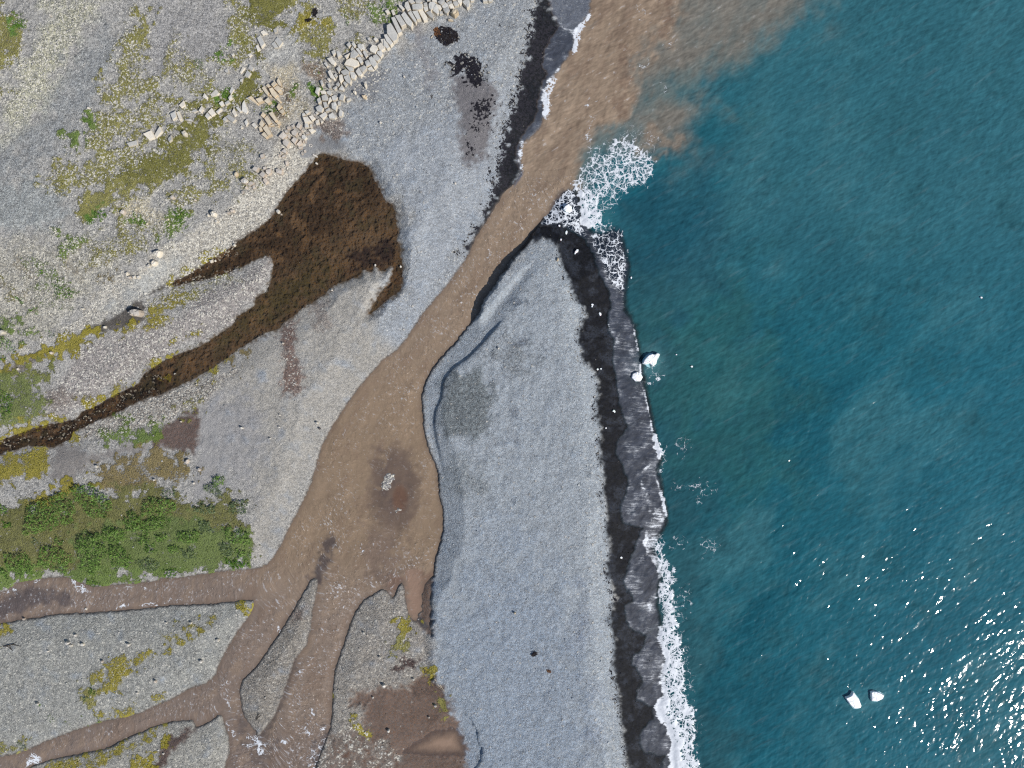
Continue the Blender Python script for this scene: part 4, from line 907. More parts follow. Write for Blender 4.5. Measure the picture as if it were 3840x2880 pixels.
cattr(river, 'tint', samp(wr.astype(np.float32), px, py)); fattr(river, 'foam', samp(rfoam, px, py)); fattr(river, 'film', np.ones(len(px))); fattr(river, 'chop', samp(chop, px, py))
vattr(river, 'flow', np.stack([samp(fs, px, py) * PX, samp(ft, px, py) * PX, 0 * px], -1))

MLAG = mat_clear('clear_peaty_water', (0.93, 0.90, 0.84, 1))
lag, px, py = sheet('lagoon', axis(-76, -20, 0.2, 600), axis(-12, 24, 0.2, 300), LL.astype(np.float32), (s_lag + 7).astype(np.float32), MLAG)
tag(lag, kind='structure')
MPOOL = mat_water('silty_pool_water', False)
kp = (s_pool + 5).astype(np.float32)
pool, px, py = sheet('pool', np.arange(-16, -3, 0.15), np.arange(-56, -46, 0.15), np.full((NR, NC), LP, np.float32), kp, MPOOL)
tag(pool, kind='structure')
pc = np.zeros((NR, NC, 3), np.float32); pc[:] = alb(150, 127, 110); pc += (np.asarray(alb(118, 100, 90), np.float32) - pc) * (1 - sst(0, 26, s_pool))[..., None]
cattr(pool, 'tint', samp(pc, px, py)); fattr(pool, 'foam', 0 * px); fattr(pool, 'film', np.clip(0.15 + samp(s_pool, px, py) / 48, 0.0, 1)); fattr(pool, 'chop', 0 * px + 0.03)
vattr(pool, 'flow', np.stack([px * PX, py * PX, 0 * px], -1))

# ------------------------------------------------------------------ stones, ice, plants
MROCK = mat_rock('lichen_grey_basalt', alb(200, 199, 194), alb(214, 204, 186))
MTAN = mat_rock('tan_basalt', alb(212, 200, 178), alb(202, 182, 152), 0.25)
MBOUL = mat_rock('weathered_boulder', alb(200, 193, 184), alb(190, 176, 160), 0.3)
MWHITE = mat_rock('bleached_stone', alb(226, 222, 214), alb(200, 192, 180), 0.2)
MDARK = mat_rock('dark_basalt', alb(112, 110, 112), alb(88, 84, 84), 0.2)
MICE = mat_ice('glacier_ice', (0.9, 0.93, 0.95), (0.96, 0.97, 0.97))
MMELT = mat_ice('submerged_ice', (0.22, 0.42, 0.48), (0.34, 0.55, 0.60))

def resample(poly, n):
    p = np.array(poly, float); q = np.vstack([p, p[:1]])
    L = np.r_[0, np.cumsum(np.hypot(*np.diff(q, axis=0).T))]
    t = np.linspace(0, L[-1], n, endpoint=False)
    return np.stack([np.interp(t, L, q[:, 0]), np.interp(t, L, q[:, 1])], 1)

def solid(name, poly, h, mat, base=None, sink=0.3, taper=0.9, rough=0.06, tilt=0.12, smooth=False, dome=0.0, seed=0, fine=0):
    """A stone or ice lump standing on the ground: outline, real height, worn shoulders and an uneven top."""
    r = np.random.default_rng(seed)
    p = np.array(poly, float)
    if fine: p = resample(p, fine)
    c = p.mean(0)
    zb = gz(c[0], c[1]) if base is None else base
    P = np.array([W(x, y, zb + h * 0.6)[:2] for x, y in p])
    a = 0.5 * np.sum(P[:, 0] * np.roll(P[:, 1], -1) - np.roll(P[:, 0], -1) * P[:, 1])
    if a < 0: P = P[::-1]
    n = len(P); C = P.mean(0)
    D = P - C
    size = math.sqrt(abs(a))
    td = r.uniform(-1, 1, 2) * tilt
    rings = [(-sink, 1.03), (0.30 * h, 1.03), (0.78 * h, 1.0), (0.97 * h, taper)] + ([(h * (1 + 0.5 * dome), taper * 0.6)] if dome or fine else [])
    V = []
    for k, (z, s) in enumerate(rings):
        jit = r.normal(0, rough * size * 0.5, (n, 2)) * (0.5 if k < 2 else 1)
        for i in range(n):
            q = D[i] * s + jit[i] * (0.6 if n < 9 else 0.4)
            zz = z + (q @ td if k >= 2 else 0) + (r.normal(0, rough * h) if k >= 2 else 0)
            V.append((q[0], q[1], zz))
    V.append((0, 0, h * (1.0 + 0.7 * dome) + r.normal(0, rough * h * 0.5)))
    F = []
    for k in range(len(rings) - 1):
        for i in range(n):
            j = (i + 1) % n
            F.append((k * n + i, k * n + j, (k + 1) * n + j, (k + 1) * n + i))
    o = (len(rings) - 1) * n
    for i in range(n):
        F.append((o + i, o + (i + 1) % n, len(V) - 1))
    me = bpy.data.meshes.new(name); me.from_pydata(V, [], F); me.materials.append(mat)
    if smooth: me.polygons.foreach_set('use_smooth', [True] * len(F))
    me.update()
    ob = bpy.data.objects.new(name, me); ob.location = (C[0], C[1], zb); COL.objects.link(ob)
    ob['_a'] = size
    return ob

ORD = ['first', 'second', 'third', 'fourth', 'fifth', 'sixth', 'seventh', 'eighth', 'ninth', 'tenth', 'eleventh', 'twelfth', 'thirteenth', 'fourteenth', 'fifteenth',
       'sixteenth', 'seventeenth', 'eighteenth', 'nineteenth']
TENS = {20: 'twentieth', 30: 'thirtieth', 40: 'fortieth', 50: 'fiftieth'}
TEN2 = {20: 'twenty', 30: 'thirty', 40: 'forty', 50: 'fifty'}
def ordinal(i):
    if i < 20: return ORD[i - 1]
    t = i // 10 * 10
    return TENS[t] if i == t else TEN2[t] + '-' + ORD[i % 10 - 1]

def blocks(ox, oy, s, txt):
    return [TS(ox, oy, s, l) for l in txt.split(';') if l.strip()]

A_ = blocks(1440, 0, 5.53, '''1630 40 1700 0 1770 10 1785 70 1770 165 1725 185 1690 130 1640 75;1520 -20 1620 -10 1625 50 1570 100 1530 50;1440 40 1520 30 1555 90 1540 130 1470 140 1430 80;
1300 70 1400 20 1420 80 1340 120;1340 125 1420 85 1460 160 1385 205;1115 40 1200 0 1255 10 1265 60 1200 125 1120 60;1195 140 1275 60 1330 110 1355 170 1240 190;1225 205 1340 150 1375 245 1310 300 1270 280;
930 100 960 50 1050 50 1090 90 1030 190 980 235 930 180;1030 180 1090 100 1130 180 1145 290 1100 300 1020 240;1100 100 1170 120 1200 180 1150 215 1115 170;1150 240 1210 235 1225 290 1160 315;
580 110 680 95 810 100 810 200 720 230 600 215;870 260 970 225 1025 360 1020 410 950 360;715 250 800 215 890 340 900 430 830 450;590 260 700 240 770 400 690 425;500 290 560 220 680 450 660 500 620 460;
355 325 430 260 600 480 570 590 470 510;235 350 330 320 460 520 370 575;150 380 220 350 380 680 300 720;60 540 150 500 290 720 270 840 200 890 130 800 70 710;0 740 60 720 195 910 140 965 60 880;
0 830 60 880 130 1000 70 1030 0 960;650 20 740 0 800 50 740 90 660 70;500 20 600 0 650 70 570 95;300 100 370 120 430 190 380 220 320 150;440 60 500 30 560 200 500 260 430 150;820 80 890 60 910 130 840 150;
820 160 910 140 920 220 850 250;2040 -30 2140 -30 2150 45 2060 50;2160 -30 2260 -30 2240 40 2170 40;1790 -30 1870 -30 1860 30 1800 35;1270 -40 1370 -40 1370 -5 1300 50;980 -40 1080 -40 1100 60 1000 40;
870 -40 960 -40 970 30 900 45;1640 -60 1760 -60 1700 -10 1640 20;1400 -50 1500 -50 1520 15 1430 25;20 240 90 200 130 270 60 290;150 230 200 210 240 300 190 330''')
C_ = blocks(1200, 140, 6.9125, '''1700 100 1790 50 1900 160 1830 235;1570 60 1690 50 1780 200 1770 260 1660 290;1720 300 1780 210 1820 260 1800 310;1490 210 1590 140 1690 290 1690 330 1560 370;
1490 380 1600 350 1640 440 1580 540 1480 430;1300 330 1370 200 1480 230 1510 310 1430 440 1310 380;1380 500 1470 440 1570 560 1500 640 1400 590;1270 560 1340 500 1470 650 1490 740 1410 810 1330 720;
1170 640 1250 590 1350 720 1210 780;1230 830 1340 760 1400 840 1370 870 1260 860;1020 800 1160 740 1230 810 1110 940;930 900 1010 790 1115 960 1060 1030 1000 1010;970 550 1060 520 1120 640 1060 700;
1110 390 1170 330 1260 500 1200 550;980 200 1060 180 1130 290 1060 350 990 270;1070 200 1130 180 1180 330 1110 340;930 310 1000 290 1110 460 1050 480;800 400 900 330 1020 450 920 560 790 540;
700 600 800 540 1010 620 1000 740 890 790 640 720;650 740 870 800 880 880 780 900;780 910 880 900 950 990 900 1100 820 1080;620 1040 760 980 820 1130 790 1230 700 1180;500 990 580 970 620 1110 540 1190 510 1110;
540 900 680 830 770 900 760 980 620 1000;600 1190 660 1130 715 1210 660 1290;490 1360 580 1240 630 1330 610 1400;410 1230 480 1150 525 1240 480 1300;330 1330 430 1260 460 1310 380 1370;
210 910 270 850 400 1070 370 1110 280 1060;370 990 420 930 470 1020 420 1070;430 820 500 750 550 830 490 930;190 560 310 530 410 660 370 740 300 700;100 680 170 650 220 740 180 780;690 200 770 120 810 200 750 280;
820 180 870 120 935 200 900 290;800 310 850 240 890 320 830 400;640 500 800 400 740 490 690 570;300 380 390 330 420 430 350 480;430 380 500 370 565 470 470 540;1390 60 1440 0 1510 60 1440 110;1230 20 1300 10 1290 100 1250 80;
180 1080 250 1060 290 1120 230 1150;190 1220 260 1200 310 1330 240 1330''')
E_ = blocks(1120, 300, 3.966, '''603 270 640 210 690 235 670 320 603 295;715 285 770 270 772 300 720 325;323 170 378 160 415 180 407 215 343 210;420 175 470 160 503 203 475 240 430 215;343 243 412 214 443 272 428 312 355 306;
492 255 545 226 588 266 562 300 510 312;452 278 475 255 498 300 440 358;275 290 320 260 340 330 295 355;365 335 415 330 445 405 385 420;490 355 550 335 575 380 560 470 500 430;255 410 320 370 370 420 350 490 280 470;
400 450 460 415 475 455 410 475;310 540 400 475 430 520 360 585;450 530 510 490 565 555 540 580 460 575;600 510 620 440 660 470 655 545 605 550;585 325 620 320 620 375 585 380;65 560 140 555 195 620 95 640;
160 545 210 530 250 575 200 610;95 650 140 645 160 710 95 715;250 610 300 590 310 650 260 660;330 610 370 620 335 645;145 745 200 730 250 750 185 790;50 830 90 815 125 860 90 895 50 870;245 190 270 110 325 120 290 230;
320 20 350 0 375 60 345 95;90 470 150 455 175 480 120 515;50 505 90 495 105 530 60 545;245 485 270 470 300 500 265 515;165 665 195 660 205 700 175 715''')
F_ = blocks(960, 420, 3.966, '''335 370 410 295 470 350 405 415;400 450 440 405 510 455 460 530 410 490;530 300 580 265 620 310 590 365 540 340;530 430 570 380 625 410 580 485;605 490 670 420 690 470 640 515;
600 230 640 155 675 190 650 255;520 210 560 190 585 210 550 240;630 520 690 515 680 550 640 555;665 610 690 590 705 625 680 640;380 590 430 545 460 590 450 625;385 655 430 640 440 670 390 680;65 640 115 625 125 675 75 690;
330 640 350 630 358 665 338 672;355 605 380 600 385 640 360 640;425 280 470 275 480 310 440 315;455 225 500 215 515 250 470 265;640 320 675 310 680 350 650 355;735 310 790 300 800 330 750 340;710 570 735 560 745 590 720 600;
670 280 690 262 705 290 680 300;475 350 505 345 515 390 490 400;700 430 720 425 718 465 698 460;735 430 750 425 755 455 735 462;430 740 470 735 480 780 445 795''')
TAN_ = blocks(960, 420, 3.966, '75 60 110 5 145 40 120 95;130 100 170 50 240 165 190 205;190 20 250 0 330 130 290 150;300 160 350 130 365 180 330 195;50 190 90 120 130 180 100 240;110 250 160 190 240 335 190 365;85 340 130 300 185 365 150 395;290 205 345 210 340 235;190 215 265 185 275 210;40 225 80 215 105 280 60 290') + \
       blocks(920, 240, 3.966, '''245 360 290 330 355 430 340 480 310 450;360 380 410 355 490 470 450 515 400 470;385 310 440 260 480 300 420 350;425 365 490 320 540 390 490 425;470 260 495 210 525 270 540 345 500 320;455 525 490 490 535 560 515 575;
160 530 240 500 275 555 200 585;285 560 350 500 390 570 340 600;45 510 95 480 195 590 180 605 110 560;470 650 510 590 550 640 500 700;505 710 565 670 590 720 550 750;305 325 340 300 385 335 345 355;195 380 220 370 245 400 220 415;355 470 385 455 400 490 365 495;490 425 545 395 552 445 510 452''')
G_ = blocks(880, 540, 3.966, '265 380 300 335 360 355 325 415;370 460 420 410 470 450 430 510;470 390 540 370 545 430 510 465 475 440;420 540 465 500 500 560 460 600;425 350 465 340 470 380 430 385;95 545 160 500 200 560 170 600 110 580;195 600 240 560 285 575 275 605 220 625;265 640 290 605 315 650 280 670;155 650 180 625 200 655 165 670;95 705 130 700 140 735 110 745;615 380 655 372 718 405 700 455 625 435;690 365 725 360 728 385 700 392')
H_ = blocks(640, 200, 3.1725, '''650 755 690 725 780 790 745 830;620 790 650 755 685 800 650 810;780 650 805 635 850 690 825 705;730 700 760 660 790 730 760 750;880 820 910 785 925 830 900 870;830 880 845 860 860 885 840 898;410 750 440 705 480 750 440 785;
445 700 490 650 540 720 490 750;540 700 600 650 610 670 560 720;580 600 620 570 640 610 600 630;645 590 690 560 710 590 660 620;690 530 720 490 735 540 700 560;700 460 730 395 760 430 720 490;340 690 370 620 385 670 365 710;
240 690 300 665 330 690 280 705;170 795 240 780 270 815;820 230 860 160 890 180 840 240;880 270 910 200 960 240 930 295;920 180 950 135 990 180 970 215;640 205 680 185 695 235 660 230;835 310 860 300 855 350 825 335;
900 540 950 510 1045 600 1020 610;860 600 880 560 920 690 900 720 850 690;470 490 540 430 580 475 560 500 490 520;380 520 410 480 440 520 430 550;960 850 1000 825 1040 870 1000 890;0 720 60 690 75 760 30 800;70 700 100 690 140 790 110 800;
100 620 160 570 175 620 130 650;720 10 750 0 760 25 735 35;910 20 950 0 970 20 940 45''') + [T(0, 0, *q) for q in ((1240, 1160, 1310, 1130, 1340, 1190, 1290, 1210), (1330, 1170, 1390, 1100, 1405, 1140, 1350, 1195), (1100, 1240, 1180, 1210, 1190, 1250, 1120, 1270), (1450, 1200, 1480, 1170, 1490, 1210, 1465, 1230))] + \
     [T(960, 0, *q) for q in ((10, 330, 40, 300, 80, 380, 50, 415), (160, 350, 190, 320, 235, 370, 200, 410), (130, 380, 160, 360, 200, 415, 160, 415), (40, 280, 70, 265, 100, 290, 60, 305), (0, 400, 20, 390, 40, 430, 15, 445), (150, 255, 180, 245, 185, 280, 160, 285))]

def cluster(lst, name, mat, hrange, where, key, group, taper=0.9, cat='rock', tilt=0.12, stop=None):
    lst = sorted(lst, key=lambda p: key(*np.mean(p, 0)))
    for i, p in enumerate(lst):
        q = np.array(p); c = q.mean(0)
        ev = np.linalg.eigvalsh(np.cov((q - c).T)); asp = math.sqrt(ev[1] / max(ev[0], 1e-6))
        size = math.sqrt(ev[1] * ev[0]) ** 0.5
        h = np.clip(random.uniform(*hrange) * 0.8, 0.2, size * PX * 1.6)
        o = solid(name, p, h, mat, taper=0.95, rough=0.045, seed=1000 + i + int(c[0]), tilt=tilt)
        shape = 'long' if asp > 1.9 else ('oblong' if asp > 1.35 else 'squarish')
        tag(o, '%s %s, %s' % (shape, where, ordinal(i + 1)) + (' counting from the pool' if stop is None else stop), cat, group)

cluster(E_, 'rock_block', MROCK, (0.55, 0.95), 'block in the tumbled boulder bank', lambda x, y: x - 0.9 * y, 'tumbled blocks at the foot of the stone ledge')
cluster(C_, 'rock_block', MROCK, (0.6, 1.1), 'block in the middle stretch of the jointed ledge', lambda x, y: x - 0.9 * y, 'blocks of the jointed stone ledge', stop=' counting from the pool')
cluster(A_, 'rock_block', MROCK, (0.7, 1.2), 'block at the seaward end of the jointed ledge', lambda x, y: x - 0.9 * y, 'blocks at the seaward end of the ledge', stop=' counting from the moss')
cluster(F_, 'boulder', MBOUL, (0.5, 0.9), 'pinkish boulder on cobbles above the pool', lambda x, y: y, 'boulders on the cobbles above the pool', stop=' counting down towards the water', cat='boulder')
cluster(TAN_, 'rock_block', MTAN, (0.5, 0.9), 'tan block of the crumbling outcrop', lambda x, y: y, 'tan outcrop blocks', stop=' counting down the slope')
cluster(G_, 'boulder', MBOUL, (0.6, 1.0), 'boulder of the loose cobble-shore group', lambda x, y: y, 'boulder group on the cobble shore', stop=' counting down the slope', cat='boulder')
cluster(H_, 'rock_block', MROCK, (0.3, 0.55), 'whitish slab in the mossy slope', lambda x, y: x - 0.5 * y, 'bedrock slabs in the moss', stop=' going uphill to seaward', tilt=0.2)

def stone(poly, h, mat, label, name='boulder', cat='boulder', group=None, dome=0.3, n=10, base=None, rough=0.05):
    o = solid(name, poly, h, mat, seed=int(poly[0][0] * 7 + poly[0][1]), fine=n, taper=0.86, dome=dome * 0.6, smooth=False, base=base, rough=rough * 1.3)
    return tag(o, label, cat, group)

def oval(cx, cy, rx, ry, a=0.0, n=9, seed=0):
    r = np.random.default_rng(seed + int(cx)); out = []
    for k in range(n):
        t = 2 * math.pi * k / n; q = r.uniform(0.85, 1.1)
        x, y = rx * q * math.cos(t), ry * q * math.sin(t)
        out.append((cx + x * math.cos(a) - y * math.sin(a), cy + x * math.sin(a) + y * math.cos(a)))
    return out

stone(T(0, 720, 1120, 1045, 1135, 1015, 1180, 1012, 1220, 1025, 1226, 1055, 1205, 1078, 1160, 1075, 1128, 1062), 1.15, MBOUL, 'big rounded pinkish boulder standing alone on dark mud by the stream', dome=0.15, n=12)
stone(blocks(1440, 0, 5.53, '1380 270 1470 195 1540 215 1550 260 1480 345 1440 340')[0], 1.0, MTAN, 'cream cube of rock lying alone on grey beach just off the ledge', 'rock_block', 'rock', dome=0, n=8)
stone(blocks(1440, 0, 5.53, '1320 400 1410 395 1440 435 1335 435')[0], 0.25, MTAN, 'thin flat cream slab on grey beach below the lone cube', 'rock_slab', 'rock', dome=0, n=8)
stone(blocks(1200, 140, 6.9125, '1140 1230 1180 1185 1215 1215 1200 1315 1165 1300')[0], 0.7, MROCK, 'upright pale stone farthest out on grey beach below the ledge', dome=0.1)
stone(blocks(1200, 140, 6.9125, '860 1400 920 1385 945 1420 920 1490 865 1450')[0], 0.5, MROCK, 'pale rounded stone midway between two others on grey beach', dome=0.1)
stone(blocks(1200, 140, 6.9125, '1080 1510 1190 1495 1210 1540 1190 1590 1120 1585')[0], 0.5, MTAN, 'cream flat-topped stone nearest the open gravel below the ledge', dome=0.05)
stone(T(0, 0, 1570, 1145, 1595, 1127, 1617, 1150, 1612, 1178, 1588, 1180), 0.6, MROCK, 'single white boulder lying on the dark olive moss band')
for q, h, lab in (((1320, 525, 1350, 503, 1393, 508, 1390, 540, 1372, 568, 1335, 545), .7, 'largest of the pale blocks at the foot of the earthy slope'), ((1306, 610, 1330, 590, 1355, 600, 1350, 625, 1318, 645), .7, 'pale block with a long shadow below the largest slope-foot block'),
                  ((1268, 640, 1290, 618, 1305, 640, 1285, 655), .4, 'small pale block touching a larger one at the slope foot'), ((1085, 700, 1100, 690, 1112, 712, 1095, 725), .45, 'upper stone in a little row at the edge of the cobbles'),
                  ((1108, 735, 1130, 728, 1138, 745, 1115, 750), .35, 'tan stone second in the little row at the cobble edge'), ((1145, 730, 1165, 720, 1172, 742, 1150, 748), .3, 'pale stone third in the little row at the cobble edge'),
                  ((1180, 725, 1205, 720, 1210, 745, 1185, 752), .3, 'pale stone ending the little row at the cobble edge'), ((1815, 180, 1840, 162, 1868, 185, 1862, 212, 1830, 215), .7, 'round pale boulder with crescent shadow on the cobble shore'),
                  ((1785, 200, 1800, 188, 1812, 205, 1798, 215), .3, 'small stone beside the crescent-shadowed boulder'), ((1988, 155, 2010, 148, 2028, 160, 2020, 178, 1995, 175), .4, 'flat cream stone higher on the cobble shore'),
                  ((1955, 175, 1975, 165, 1990, 182, 1968, 192), .35, 'grey stone next to the flat cream one on cobbles'), ((1850, 250, 1870, 235, 1890, 258, 1868, 270), .3, 'pale slab sunk in cobbles below the crescent-shadowed boulder'),
                  ((1465, 45, 1490, 25, 1510, 45, 1500, 62, 1475, 60), .4, 'cream boulder resting on the upper mossy slope edge'), ((1670, 68, 1685, 58, 1700, 72, 1685, 80), .25, 'small cream stone on olive moss above the shore'),
                  ((1040, 180, 1060, 150, 1080, 160, 1080, 185, 1060, 195), .4, 'cream pointed stone beside the vivid green patch'), ((2012, 460, 2028, 445, 2038, 460, 2025, 475), .35, 'white stone on yellow moss at the pool margin'),
                  ((1810, 590, 1838, 585, 1842, 605, 1820, 615), .4, 'white square stone at the edge of dark water'), ((1852, 590, 1866, 585, 1868, 602, 1855, 604), .25, 'small white stone beside the square one at the water edge'),
                  ((893, 1160, 915, 1155, 918, 1178, 897, 1180), .4, 'bright white stone by the yellow moss strip'), ((425, 1385, 445, 1375, 460, 1390, 440, 1405), .35, 'cream stone where the mossy strip darkens'),
                  ((-5, 1200, 20, 1190, 40, 1205, 35, 1228, 0, 1232), .6, 'grey-white boulder half out of the frame beside green bushes'), ((145, 1525, 155, 1520, 160, 1535, 148, 1540), .25, 'small white stone in the mossy wet strip'),
                  ((1500, 1570, 1515, 1562, 1525, 1572, 1505, 1580), .25, 'white stone lying in the dark stream'), ((700, 1005, 725, 1000, 735, 1012, 712, 1018), .3, 'white stone at the foot of the gullied slope')):
    stone(T(0, 720, *q), h, MBOUL if 'tan' in lab or 'cream' in lab else MROCK, lab, 'stone' if h < .45 else 'boulder', 'stone' if h < .45 else 'boulder')
stone(T(960, 720, 172, 165, 185, 150, 205, 158, 208, 182, 190, 190), 0.6, MROCK, 'white boulder standing in the pool near its cobble shore', base=0.45)
stone(T(960, 720, 212, 190, 225, 186, 230, 200, 214, 202), 0.35, MBOUL, 'low brown stone in the pool beside the white boulder', 'stone', 'stone', base=0.4)
stone(blocks(960, 420, 3.966, '835 632 850 628 916 655 912 675 880 664 840 645')[0], 0.3, MWHITE, 'white elongated stone on grey sand at the head of the pool', 'stone', 'stone', dome=0)
stone(blocks(960, 420, 3.966, '885 770 895 745 918 760 918 780 900 783')[0], 0.4, MWHITE, 'white stone standing in shallow water at the head of the pool', 'stone', 'stone', base=0.45)
for ox, oy, cx, cy, rx, ry, h, m, lab in ((0, 2160, 580, 578, 17, 13, .5, MWHITE, 'white boulder with a dark shadow on the western gravel bar'), (0, 2160, 610, 600, 12, 9, .3, MROCK, 'grey stone touching the white boulder on the western bar'),
        (0, 2160, 1105, 593, 15, 10, .45, MWHITE, 'white stone just above the yellow moss streak on the bar'), (0, 2160, 712, 592, 13, 12, .4, MROCK, 'grey stone between two white ones on the western bar'),
        (0, 2160, 1735, 740, 13, 11, .4, MWHITE, 'white angular stone on the narrow end of the western bar'), (0, 2160, 1340, 912, 12, 10, .4, MBOUL, 'pinkish stone on plain gravel south of the moss streak'),
        (0, 2160, 1880, 555, 14, 12, .35, MROCK, 'grey stone near the river edge of the western bar'), (0, 2160, 650, 512, 10, 8, .3, MWHITE, 'white stone a little above the shadowed white boulder'),
        (0, 2160, 415, 650, 8, 7, .25, MWHITE, 'lone white pebble below the shadowed white boulder'), (0, 2160, 1185, 1012, 9, 7, .25, MWHITE, 'white stone near the lower edge of the western bar'),
        (0, 2160, 205, 372, 9, 8, .3, MBOUL, 'pink stone at the water edge of the western bar'), (0, 2160, 745, 282, 12, 10, .4, MROCK, 'stone breaking the surface of the western channel'),
        (0, 2160, 880, 740, 11, 9, .3, MBOUL, 'pinkish stone in the middle of the western bar'), (0, 2160, 1648, 406, 10, 9, .3, MROCK, 'pale stone near the upper end of the moss streak'), (0, 2160, 320, 1105, 14, 9, .35, MROCK, 'pale stone with a green tuft behind it on the bar'),
        (0, 2160, 1435, 405, 8, 7, .25, MWHITE, 'white stone between channel and moss streak'), (0, 2160, 1412, 1535, 8, 6, .2, MWHITE, 'white stone in the muddy side channel'),
        (960, 2160, 1105, 948, 16, 13, .5, MWHITE, 'white angular stone where gravel meets brown mud'), (960, 2160, 1145, 1340, 11, 14, .4, MWHITE, 'white stone in the middle of the brown mud flat'),
        (960, 2160, 1550, 1125, 11, 9, .35, MWHITE, 'white stone at the mossy corner of the mud flat'), (960, 2160, 1070, 703, 11, 8, .3, MROCK, 'pale stone in the middle of the triangular gravel bar'),
        (960, 2160, 1360, 893, 10, 7, .3, MWHITE, 'white stone on the upper lip of the mud flat'), (960, 2160, 1010, 1050, 8, 7, .25, MWHITE, 'white stone near the gravel edge of the mud'),
        (960, 2160, 1495, 1222, 7, 7, .25, MBOUL, 'pink stone on wet mud near the beach edge'), (960, 2160, 930, 492, 9, 8, .25, MROCK, 'pale stone high on the triangular gravel bar'),
        (960, 2160, 80, 1052, 6, 6, .2, MWHITE, 'white pebble on the teardrop gravel bar'), (960, 1440, 525, 335, 13, 10, .4, MROCK, 'two-toned grey stone on gravel beside the wide river'),
        (960, 1440, 548, 385, 9, 7, .35, MDARK, 'dark stone on gravel beside the wide river'), (960, 1440, 120, 470, 7, 6, .25, MWHITE, 'white stone on the gravel flat west of the river'),
        (960, 1440, 205, 268, 7, 6, .25, MWHITE, 'white stone on gravel, upper of the pair west of the river'), (960, 1440, 200, 373, 9, 6, .25, MWHITE, 'white stone on gravel, lower of the pair west of the river'),
        (0, 1440, 2090, 380, 13, 9, .4, MWHITE, 'white stone with black shadow on fine grey gravel'), (0, 1440, 1617, 668, 13, 20, .4, MBOUL, 'upright pinkish stone at the edge of the grey sand strip'),
        (0, 1440, 1720, 740, 16, 12, .35, MBOUL, 'pale pink slab at the edge of the grey sand strip'), (0, 1440, 830, 712, 14, 11, .35, MROCK, 'grey stone at the edge of the sandy strip by moss'),
        (0, 1440, 1330, 828, 11, 8, .3, MWHITE, 'white stone on the stony patch above the bushes'), (0, 1440, 1672, 858, 9, 9, .3, MWHITE, 'white stone near the bare sand above the bushes'), (0, 1440, 1565, 325, 8, 7, .25, MBOUL, 'pink stone on the brown mud wedge'),
        (960, 720, 1030, 632, 6, 10, .3, MWHITE, 'white stone on the ragged tip of the gravel spit'), (960, 720, 1250, 645, 8, 9, .3, MWHITE, 'white stone in shallow water under the beach bank'),
        (960, 720, 655, 848, 8, 7, .25, MWHITE, 'white stone on the gravel edge of the pool'), (960, 720, 232, 1308, 9, 8, .25, MBOUL, 'pink stone beside the muddy runnel'), (960, 720, 2095, 1350, 9, 9, .3, MWHITE, 'white stone on the river terrace of the long bar'),
        (960, 0, 1280, 663, 9, 8, .3, MWHITE, 'bright white stone alone on blue-grey beach gravel'), (960, 0, 1720, 1583, 9, 7, .3, MWHITE, 'white stone on pale gravel near the black beach'), (960, 0, 1075, 1058, 9, 9, .3, MWHITE, 'white stone on gravel east of the boulder bank'),
        (1920, 720, 395, 585, 9, 14, .3, MTAN, 'orange-white stone at the seaward lip of the long bar'), (1920, 2160, 25, 322, 9, 8, .3, MTAN, 'cream stone on the long bar near the river side'), (0, 0, 430, 132, 10, 7, .3, MWHITE, 'white stone in the upper gravel field'),
        (0, 0, 765, 935, 10, 8, .3, MWHITE, 'white stone on the grey scree chute'), (0, 0, 2040, 1505, 16, 20, .5, MTAN, 'cream upright stone on the earthy slope by the cobbles'), (0, 0, 2115, 1565, 26, 22, .6, MROCK, 'large pale stone on the earthy slope above the cobbles')):
    stone(oval(ox + cx * .434, oy + cy * .434, rx * .434 * 1.15, ry * .434 * 1.15, 0.3, 9, cy), h, m, lab, 'stone', 'stone')

# ---- ice
def floe(poly, h, label, base=None, melt=None, n=30):
    o = solid('ice_chunk', poly, h * 0.62, MICE, base=base, sink=0.4, fine=n, taper=0.93, dome=0.06, smooth=False, rough=0.035, tilt=0.04, seed=int(poly[0][0]))
    tag(o, label, 'ice chunk', 'stranded and drifting glacier ice')
    if melt:
        m = solid('waterline_ledge', melt, 0.10, MMELT, base=0.02, sink=0.3, fine=14, taper=0.9, smooth=True, rough=0.02, seed=3)
        m.parent = o; m.location = m.location - o.location
    return o
floe(T(1920, 720, 1128, 1482, 1140, 1455, 1175, 1415, 1205, 1402, 1240, 1405, 1262, 1388, 1278, 1410, 1252, 1450, 1245, 1488, 1215, 1506, 1190, 1478, 1155, 1490), 1.1, 'largest ice chunk, winged in shape, floating just off the swash', 0.0,
     T(1920, 720, 1125, 1465, 1140, 1430, 1180, 1395, 1225, 1384, 1245, 1405, 1230, 1440, 1160, 1485, 1200, 1515, 1170, 1515))
floe(T(1920, 720, 1033, 1605, 1042, 1572, 1078, 1555, 1112, 1565, 1128, 1600, 1110, 1635, 1065, 1636), 0.9, 'rounded blue-white ice chunk grounded in the surf line')
floe(T(2880, 2160, 670, 1052, 715, 1035, 735, 1000, 760, 1035, 785, 1065, 806, 1122, 795, 1138, 745, 1142, 705, 1105), 0.8, 'heart-shaped ice chunk drifting among sun glints', 0.0, T(2880, 2160, 664, 1046, 712, 1028, 735, 994, 765, 1035, 790, 1065, 800, 1142, 745, 1150, 700, 1108))
floe(T(2880, 2160, 890, 1002, 920, 996, 962, 1006, 1003, 1032, 985, 1060, 942, 1080, 895, 1076), 0.7, 'smaller five-sided ice chunk drifting beside the heart-shaped one', 0.0, T(2880, 2160, 886, 1000, 920, 990, 965, 1000, 1012, 1030, 985, 1066, 940, 1084, 890, 1080))
